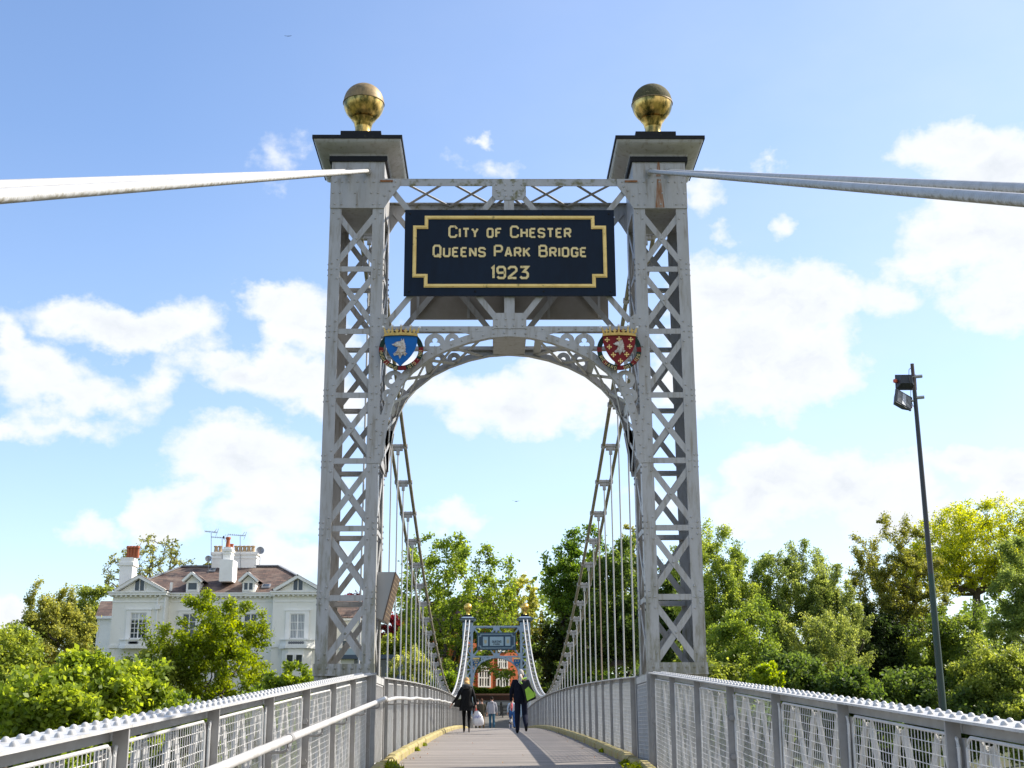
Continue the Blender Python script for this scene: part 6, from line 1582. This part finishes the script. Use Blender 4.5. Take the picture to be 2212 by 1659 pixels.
def person(label, x, y, h, pose, cols, wide=1.0):
    z = zdeck(y); S = thing('person', (x, y, z), label, 'person')
    k = h/1.75
    J = {}
    def j(n, p, r): J[n] = ((p[0]*k*wide if abs(p[0]) < .3 else p[0]*k, p[1]*k, p[2]*k), tuple(v*k*wide for v in r) if isinstance(r, tuple) else r*k)
    P = pose
    bulk = cols.get('bulk', 1.0)
    j('pelvis', (0, 0, .95), (.155*bulk, .11)); j('waist', (0, 0, 1.10), (.145*bulk, .10*bulk)); j('chest', (0, .01, 1.30), (.175*bulk, .115*bulk)); j('neckbase', (0, .01, 1.44), (.11, .075)); j('neck', (0, .02, 1.51), .052)
    hx, hy = P.get('head', (0, .03)); j('skull', (hx, hy, 1.60), (.072, .085)); j('crown', (hx, hy, 1.685), (.062, .075)); j('chin', (hx, hy+.06, 1.565), .03)
    bones = [('pelvis', 'waist'), ('waist', 'chest'), ('chest', 'neckbase'), ('neckbase', 'neck'), ('neck', 'skull'), ('skull', 'crown'), ('skull', 'chin')]
    for s, L in ((-1, 'l'), (1, 'r')):
        sh, el, wr = P.get('arm_'+L, ((.19, 0, 1.40), (.25, .02, 1.12), (.27, .06, .88)))
        j('sh'+L, (s*sh[0], sh[1], sh[2]), .066*bulk); j('el'+L, (s*el[0], el[1], el[2]), .048*bulk); j('wr'+L, (s*wr[0], wr[1], wr[2]), .030)
        d = Vector((s*(wr[0]-el[0]), wr[1]-el[1], wr[2]-el[2])).normalized()
        pm = Vector((s*wr[0], wr[1], wr[2]))+d*.07; j('palm'+L, pm, (.034, .020))
        sd = Vector((0, 1, 0)) if abs(d.y) < .8 else Vector((1, 0, 0)); inn = Vector((-s*.25, 0, 0))
        for q, (o, ln) in enumerate(((-.026, .065), (-.009, .078), (.009, .074), (.026, .058))):
            f0 = pm+d*.035+sd*o; f1 = pm+d*(.035+ln*.6)+sd*o*1.15+inn*.05; f2 = pm+d*(.035+ln)+sd*o*1.1+inn*.14
            j('fa%d' % q+L, f0, .0105); j('fb%d' % q+L, f1, .0095); j('fc%d' % q+L, f2, .008); bones += [('palm'+L, 'fa%d' % q+L), ('fa%d' % q+L, 'fb%d' % q+L), ('fb%d' % q+L, 'fc%d' % q+L)]
        t0 = pm+sd*.034+d*-.01; t1 = pm+sd*.055+d*.03+inn*.06; j('ta'+L, t0, .012); j('tb'+L, t1, .009); bones += [('palm'+L, 'ta'+L), ('ta'+L, 'tb'+L)]
        bones += [('chest', 'sh'+L), ('sh'+L, 'el'+L), ('el'+L, 'wr'+L), ('wr'+L, 'palm'+L)]
        hp, kn, an, to = P.get('leg_'+L, ((.09, 0, .88), (.10, .02, .50), (.10, 0, .08), (.11, .14, .03)))
        j('hp'+L, (s*hp[0], hp[1], hp[2]), .098); j('kn'+L, (s*kn[0], kn[1], kn[2]), .064*cols.get('leg', 1)); j('cf'+L, (s*(kn[0]*.55+an[0]*.45), kn[1]*.55+an[1]*.45-.015, kn[2]*.55+an[2]*.45), .060*cols.get('leg', 1)); j('an'+L, (s*an[0], an[1], an[2]), .043*cols.get('leg', 1)); j('to'+L, (s*to[0], to[1], to[2]), (.042, .030))
        bones += [('pelvis', 'hp'+L), ('hp'+L, 'kn'+L), ('kn'+L, 'cf'+L), ('cf'+L, 'an'+L), ('an'+L, 'to'+L)]
    def mo(a, b):
        if b in ('neck', 'skull', 'crown', 'chin'): return 0
        if b[:2] in ('pa', 'fa', 'fb', 'fc', 'ta', 'tb'): return 0
        if b[:2] == 'to': return 3
        if b[:2] in ('kn', 'cf', 'an', 'hp'): return 2
        return 1
    skin_body('body', S, (x, y, z), bones, J, [cols['skin'], cols['top'], cols['legs'], cols['shoe']], mo)
    # face
    if cols.get('face', True):
        hx_, hy_ = hx*k, hy*k; b = MB(); sk = cols['skin']
        b.prism([(hx_-.014, hy_+.088*k, 1.585*k), (hx_+.014, hy_+.088*k, 1.585*k), (hx_, hy_+.085*k, 1.63*k)], (0, .022, -.006)); b.build('nose', sk, S, (x, y, z))
        b = MB()
        for s in (-1, 1): b.dome((hx_+s*.03, hy_+.083*k, 1.63*k), .010, .006, (0, 1, 0), 6)
        b.build('eye', cols['shoe'], S, (x, y, z), kind='stuff')
        b = MB(); b.box(hx_-.024, hx_+.024, hy_+.082*k, hy_+.094*k, 1.555*k, 1.562*k); b.build('mouth', mat('lips', (.35, .12, .09)), S, (x, y, z))
        for s in (-1, 1): b = MB(); b.dome((hx_+s*.070*k, hy_, 1.60*k), .026, .016, (s, 0, 0), 7); b.build('ear', sk, S, (x, y, z))
    return S, J, k, z


def hair_cap(S, x, y, z, k, hx, hy, mt, r=.092, low=1.56, back=True):
    b = MB(); c = Vector((hx*k, hy*k, 1.655*k)); n = 14; prof = [(math.cos(R(a)), math.sin(R(a))) for a in (-62, -40, -20, 0, 20, 40, 60, 80)]
    vs = []
    for (cr, sr) in prof:
        for j in range(n):
            t = 2*math.pi*j/n; fy = math.sin(t); lift = .045 if fy > .25 and sr < .2 else 0
            vs.append(c+Vector((r*k*cr*math.cos(t)*.93, r*k*1.10*cr*fy-(.008 if fy > 0 else 0), r*k*1.12*sr+lift)))
    vs.append(c+Vector((0, 0, r*k*1.14)))
    b.add(vs, [(i*n+j, i*n+(j+1) % n, (i+1)*n+(j+1) % n, (i+1)*n+j) for i in range(len(prof)-1) for j in range(n)]+[((len(prof)-1)*n+j, (len(prof)-1)*n+(j+1) % n, len(prof)*n) for j in range(n)])
    return b.build('hair', mt, S, (x, y, z), smooth=True)


SKIN = mat('skin', (.50, .28, .20), rough=.55)
def cl(name, c, c2=None, rough=.85): return mat(name, c, c2 or tuple(v*.7 for v in c), (1, 1, .6), 9, .4, .7, rough, bump=.3, spec=.12)


def shell(S, loc, rings, mt, name, n=20, wob=.02, seed=1):   # garment as elliptical rings (cx, cy, z, rx, ry)
    rnd = random.Random(seed); b = MB(); ph = [rnd.uniform(0, 6.28) for _ in range(3)]
    vs = []
    for i, (cx, cy, z, rx, ry) in enumerate(rings):
        u = i/(len(rings)-1)
        for j in range(n):
            t = 2*math.pi*j/n; q = 1+wob*(1-u*.5)*(math.sin(3*t+ph[0]+z*5)+.6*math.sin(7*t+ph[1]-z*9))
            vs.append((cx+rx*q*math.cos(t), cy+ry*q*math.sin(t), z))
    b.add(vs, [(i*n+j, i*n+(j+1) % n, (i+1)*n+(j+1) % n, (i+1)*n+j) for i in range(len(rings)-1) for j in range(n)])
    b.add([vs[-n+j] for j in range(n)], [tuple(range(n))]); b.add([vs[j] for j in range(n)], [tuple(range(n-1, -1, -1))])
    return b.build(name, mt, S, loc, smooth=60)


def build_people():
    # woman in the black parka
    x, y = -1.02, 38.3
    walk_w = {'arm_l': ((.17, 0, 1.40), (.30, -.03, 1.13), (.46, .03, .93)), 'arm_r': ((.17, 0, 1.40), (.25, -.02, 1.12), (.29, .02, .88)),
              'leg_l': ((.08, 0, .88), (.085, .10, .49), (.08, .16, .09), (.09, .29, .04)), 'leg_r': ((.08, 0, .88), (.085, 0, .48), (.09, -.26, .16), (.09, -.20, .02))}
    blk = cl('black_parka', (.004, .004, .0045), (.009, .009, .010), .6); leg = cl('black_leggings', (.004, .004, .005)); shoe = cl('pale_trainer', (.22, .20, .19))
    S, J, k, z = person('woman with blonde hair walking away in a black parka and leggings', x, y, 1.56, walk_w, dict(skin=SKIN, top=blk, legs=leg, shoe=shoe, bulk=1.08, leg=.9))
    L0 = (x, y, z)
    shell(S, L0, [(0, -.01, .70*k, .235*k, .165*k), (0, 0, .82*k, .225*k, .165*k), (0, 0, 1.0*k, .195*k, .145*k), (0, 0, 1.12*k, .18*k, .14*k), (0, 0, 1.28*k, .205*k, .15*k), (0, 0, 1.40*k, .20*k, .13*k), (0, 0, 1.47*k, .12*k, .09*k)], blk, 'parka')
    b = MB(); b.lathe([(.02, -.07), (.10, -.06), (.145, -.01), (.14, .04), (.10, .07), (.03, .05)], (0, -.07*k, 1.46*k), 14); b.build('hood', cl('black_fur_hood', (.03, .03, .033), (.07, .07, .075)), S, L0, smooth=True)
    hair = cl('blonde_hair', (.52, .33, .15), (.36, .21, .09)); hair_cap(S, *L0, k, 0, .03, hair, r=.100)
    b = MB(); b.tube([(0, -.03*k, 1.62*k), (.01, -.065*k, 1.52*k), (.015, -.075*k, 1.44*k), (.01, -.06*k, 1.39*k)], [.085*k, .095*k, .075*k, .02], 12); b.build('long_hair', hair, S, L0, smooth=True)
    # her handbag and the carrier bag she holds
    hand = Vector((x, y, z))+Vector(J['palmr'][0])
    pl = mat('white_carrier_plastic', (.70, .70, .72), (.55, .55, .60), (1, 1, 1), 7, rough=.35, c3=(.62, .40, .38), ns3=5, lo3=.6, hi3=.75)
    B = thing('carrier_bag', hand+Vector((.03, 0, -.55)), 'white plastic carrier bag with red handles held by the woman in black', 'bag')
    shell(B, hand+Vector((.06, 0, -.52)), [(0, 0, 0, .10, .06), (0, 0, .04, .165, .085), (0, 0, .14, .17, .09), (-.01, 0, .25, .145, .075), (-.02, 0, .34, .10, .05), (-.04, 0, .42, .05, .03)], pl, 'bag_body', wob=.07)
    b = MB(); b.tube([hand+Vector((0, 0, -.02)), hand+Vector((-.03, 0, -.12)), hand+Vector((0, .01, -.2))], .016, 6); b.tube([hand+Vector((0, 0, -.02)), hand+Vector((.035, 0, -.12)), hand+Vector((.07, 0, -.2))], .016, 6); b.build('handle', mat('red_plastic', (.65, .03, .03), rough=.4), B)
    b = MB(); o = hand+Vector((.05, -.093, -.31))
    for i, (dx, dz, l) in enumerate(((-.10, 0, .05), (-.05, .01, .07), (0, .0, .05), (.04, .02, .08), (.08, .01, .06))): b.bar(o+Vector((dx, -.002, dz)), o+Vector((dx+.006, -.002, dz+l)), .016, .006)
    b.bar(o+Vector((-.05, -.0025, .03)), o+Vector((-.015, -.0025, .035)), .012, .006); b.build('blue_print', mat('blue_ink', (.05, .08, .35)), B, kind='stuff')
    hb = Vector((x-.26, y, z+.74)); B = thing('handbag', hb, 'small dark shoulder bag at the left hip of the woman in black', 'bag')
    b = MB(); b.hexa([hb+Vector(v) for v in ((-.12, -.05, .0), (.06, -.05, -.02), (.06, .05, -.02), (-.12, .05, 0))], [hb+Vector(v) for v in ((-.05, -.03, .20), (.10, -.03, .22), (.10, .03, .22), (-.05, .03, .20))]); b.build('pouch', cl('bag_leather', (.02, .02, .018)), B)
    b = MB(); b.tube([hb+Vector((0, 0, .19)), hb+Vector((.12, -.12, .42)), hb+Vector((.26, -.13, .62))], .009, 6); b.build('strap', cl('bag_leather', (.02, .02, .018)), B)
    # man with rucksack
    x, y = .52, 36.5
    walk_m = {'arm_l': ((.20, 0, 1.41), (.27, -.02, 1.13), (.28, .04, .87)), 'arm_r': ((.20, 0, 1.41), (.27, .10, 1.14), (.20, .28, 1.0)),
              'leg_l': ((.095, 0, .88), (.10, .10, .49), (.10, .12, .09), (.105, .26, .04)), 'leg_r': ((.095, 0, .88), (.11, .03, .48), (.13, -.30, .22), (.135, -.27, .06))}
    nav = cl('navy_sweatshirt', (.004, .0055, .012), (.007, .009, .018)); nt_ = cl('navy_trousers', (.009, .012, .028), (.005, .007, .016)); bs = cl('black_shoe', (.012, .012, .012), None, .5)
    S, J, k, z = person('man with grey ponytail walking away in navy clothes, rucksack over one shoulder', x, y, 1.73, walk_m, dict(skin=SKIN, top=nav, legs=nt_, shoe=bs, bulk=1.3, leg=1.35))
    L0 = (x, y, z)
    shell(S, L0, [(0, 0, .84*k, .20*k, .14*k), (0, 0, 1.0*k, .205*k, .15*k), (0, 0, 1.2*k, .225*k, .155*k), (0, 0, 1.36*k, .225*k, .14*k), (0, 0, 1.45*k, .15*k, .10*k)], nav, 'sweatshirt')
    gh = cl('grey_hair', (.45, .42, .40), (.28, .26, .25)); hair_cap(S, *L0, k, 0, .03, gh, r=.094)
    b = MB(); b.tube([(0, -.07*k, 1.60*k), (-.01, -.13*k, 1.57*k), (-.015, -.15*k, 1.50*k), (-.03, -.14*k, 1.40*k), (-.01, -.14*k, 1.34*k)], [.028, .040, .050, .042, .012], 10); b.build('ponytail', gh, S, L0, smooth=True)
    rb = Vector((x+.26, y-.22, z+.98)); B = thing('rucksack', rb, 'black and bright green rucksack hanging behind the walking man', 'bag')
    lg = mat('bright_green_nylon', (.28, .50, .03), (.20, .38, .02), (1, 1, 1), 5, rough=.5); bkn = cl('black_nylon', (.015, .018, .018), None, .6)
    Mx = Matrix.Rotation(R(-22), 4, 'Y')
    def rp(v): return rb+(Mx@Vector(v))
    b = MB(); b.hexa([rp(v) for v in ((-.15, -.10, -.02), (.15, -.10, -.02), (.15, .06, -.02), (-.15, .06, -.02))], [rp(v) for v in ((-.11, -.05, .42), (.11, -.05, .42), (.11, .06, .42), (-.11, .06, .42))]); b.hexa([rp(v) for v in ((-.15, -.09, -.10), (.12, -.09, -.10), (.15, .05, -.021), (-.15, .05, -.021))], [rp(v) for v in ((-.15, -.0995, -.021), (.15, -.0995, -.021), (.15, .06, -.0205), (-.15, .06, -.0205))]); b.build('pack_body', bkn, B)
    b = MB(); b.prism([rp(v) for v in ((-.13, -.108, -.06), (.10, -.108, -.04), (.13, -.108, .05), (.05, -.085, .28), (-.07, -.085, .24))], (0, -.025, 0)); b.build('green_pocket', lg, B)
    b = MB(); b.prism([rp(v) for v in ((.125, -.104, -.05), (.155, -.10, .0), (.16, -.10, .10), (.13, -.10, .10))], (0, -.02, 0)); b.tube([rp((-.08, -.04, .40)), rp((-.12, .08, .55)), Vector((x+.15, y-.02, z+1.50)), Vector((x+.13, y+.10, z+1.42))], .022, 6); b.build('green_trim', lg, B)
    # hooded walker
    std = {'arm_l': ((.19, 0, 1.40), (.25, .03, 1.13), (.26, .12, .92)), 'arm_r': ((.19, 0, 1.40), (.26, .0, 1.12), (.28, .03, .88)), 'leg_l': ((.09, 0, .88), (.095, .06, .48), (.09, .02, .09), (.10, .15, .04)), 'leg_r': ((.09, 0, .88), (.10, -.02, .48), (.12, -.14, .10), (.13, -.02, .04))}
    yy = 75.0; x = at(1062.5, 1560, yy).x
    gy = cl('grey_hoodie', (.33, .33, .36), (.26, .26, .29)); jn = cl('blue_jeans', (.04, .11, .17), (.02, .07, .12)); dh = cl('dark_hair', (.02, .014, .012))
    S, J, k, z = person('person in a pale grey hooded top and blue jeans walking away beyond the crest', x, yy, 1.80, std, dict(skin=SKIN, top=gy, legs=jn, shoe=shoe, bulk=1.18, leg=1.1)); L0 = (x, yy, z)
    shell(S, L0, [(0, 0, .83*k, .20*k, .14*k), (0, 0, 1.0*k, .205*k, .15*k), (0, 0, 1.25*k, .215*k, .15*k), (0, 0, 1.42*k, .17*k, .11*k)], gy, 'hoodie')
    b = MB(); b.lathe([(.02, -.05), (.10, -.04), (.12, .0), (.09, .05), (.03, .05)], (0, -.07*k, 1.45*k), 12); b.build('hood', gy, S, L0, smooth=True); hair_cap(S, *L0, k, 0, .03, dh)
    yy = 76.5; x = at(1040.5, 1560, yy).x
    br = cl('olive_brown_jacket', (.075, .065, .045)); kh = cl('khaki_trousers', (.16, .11, .06))
    S, J, k, z = person('person in an olive brown jacket and khaki trousers left of the hooded walker', x, yy, 1.74, std, dict(skin=SKIN, top=br, legs=kh, shoe=bs, bulk=1.12, leg=1.1)); L0 = (x, yy, z)
    shell(S, L0, [(0, 0, .83*k, .19*k, .14*k), (0, 0, 1.05*k, .19*k, .14*k), (0, 0, 1.3*k, .20*k, .14*k), (0, 0, 1.43*k, .15*k, .10*k)], br, 'jacket'); hair_cap(S, *L0, k, 0, .03, cl('brown_hair', (.10, .05, .03)))
    yy = 79.0; x = at(1031.5, 1560, yy).x
    S, J, k, z = person('person in dark clothing half hidden between the woman in black and the brown jacket', x, yy, 1.80, std, dict(skin=SKIN, top=blk, legs=leg, shoe=bs, bulk=1.0)); hair_cap(S, x, yy, z, k, 0, .03, dh)
    # dog walker, mostly hidden by the man
    yy = 70.0; x = at(1106.5, 1560, yy).x; pb = cl('pale_blue_top', (.45, .55, .66)); j2 = cl('bright_blue_jeans', (.04, .12, .33))
    S, J, k, z = person('dog walker in a pale blue top and blue jeans mostly hidden behind the man', x, yy, 1.60, std, dict(skin=SKIN, top=pb, legs=j2, shoe=bs, bulk=1.0)); L0 = (x, yy, z); hair_cap(S, *L0, k, 0, .03, cl('auburn_hair', (.16, .06, .03)))
    b = MB(); b.tube([(-.04*k, -.13*k, 1.42*k), (-.05*k, -.16*k, 1.2*k), (-.04*k, -.14*k, 1.0*k)], [.05, .07, .03], 8); b.build('pink_scarf', cl('pink_scarf', (.60, .10, .12)), S, L0, smooth=True)
    yy = 68.5; x = at(1103.5, 1565, yy).x; z = zdeck(yy)
    D = thing('dog', (x, yy, z), 'small black and white dog walking beside the man on the crest of the deck', 'dog')
    J = {'rump': ((0, -.22, .34), (.085, .09)), 'belly': ((0, -.05, .32), (.085, .095)), 'rib': ((0, .14, .33), (.095, .115)), 'neck': ((0, .27, .42), .065), 'head': ((.01, .34, .50), (.06, .06)), 'muz': ((.02, .45, .47), .030), 't1': ((.01, -.33, .42), .022), 't2': ((.02, -.40, .53), .016)}
    bo = [('rump', 'belly'), ('belly', 'rib'), ('rib', 'neck'), ('neck', 'head'), ('head', 'muz'), ('rump', 't1'), ('t1', 't2')]
    for s, L in ((-1, 'l'), (1, 'r')):
        f = .05*s; J['e'+L] = ((s*.055, -.03, .56), .018); bo.append(('head', 'e'+L)); J['e'+L] = ((s*.05+.01, .32, .575), .016)
        J['th'+L] = ((s*.07, -.20, .27), .055); J['hk'+L] = ((s*.07, -.30+f, .14), .022); J['hf'+L] = ((s*.07, -.26+f, .02), .020); J['hb'+L] = ((s*.07, -.14+f*.5, .20), .034)
        bo += [('rump', 'th'+L), ('th'+L, 'hb'+L), ('hb'+L, 'hk'+L), ('hk'+L, 'hf'+L)]
        J['sh'+L] = ((s*.06, .16, .24), .042); J['fe'+L] = ((s*.06, .15-f, .13), .024); J['ff'+L] = ((s*.06, .19-f, .02), .020); bo += [('rib', 'sh'+L), ('sh'+L, 'fe'+L), ('fe'+L, 'ff'+L)]
    wh = cl('white_fur', (.62, .58, .56)); bf = cl('black_fur', (.02, .018, .018))
    skin_body('body', D, (x, yy, z), bo, J, [wh, bf], lambda a, b: 1 if b in ('head', 'el', 'er', 'rib', 'thl') else 0)
build_people()
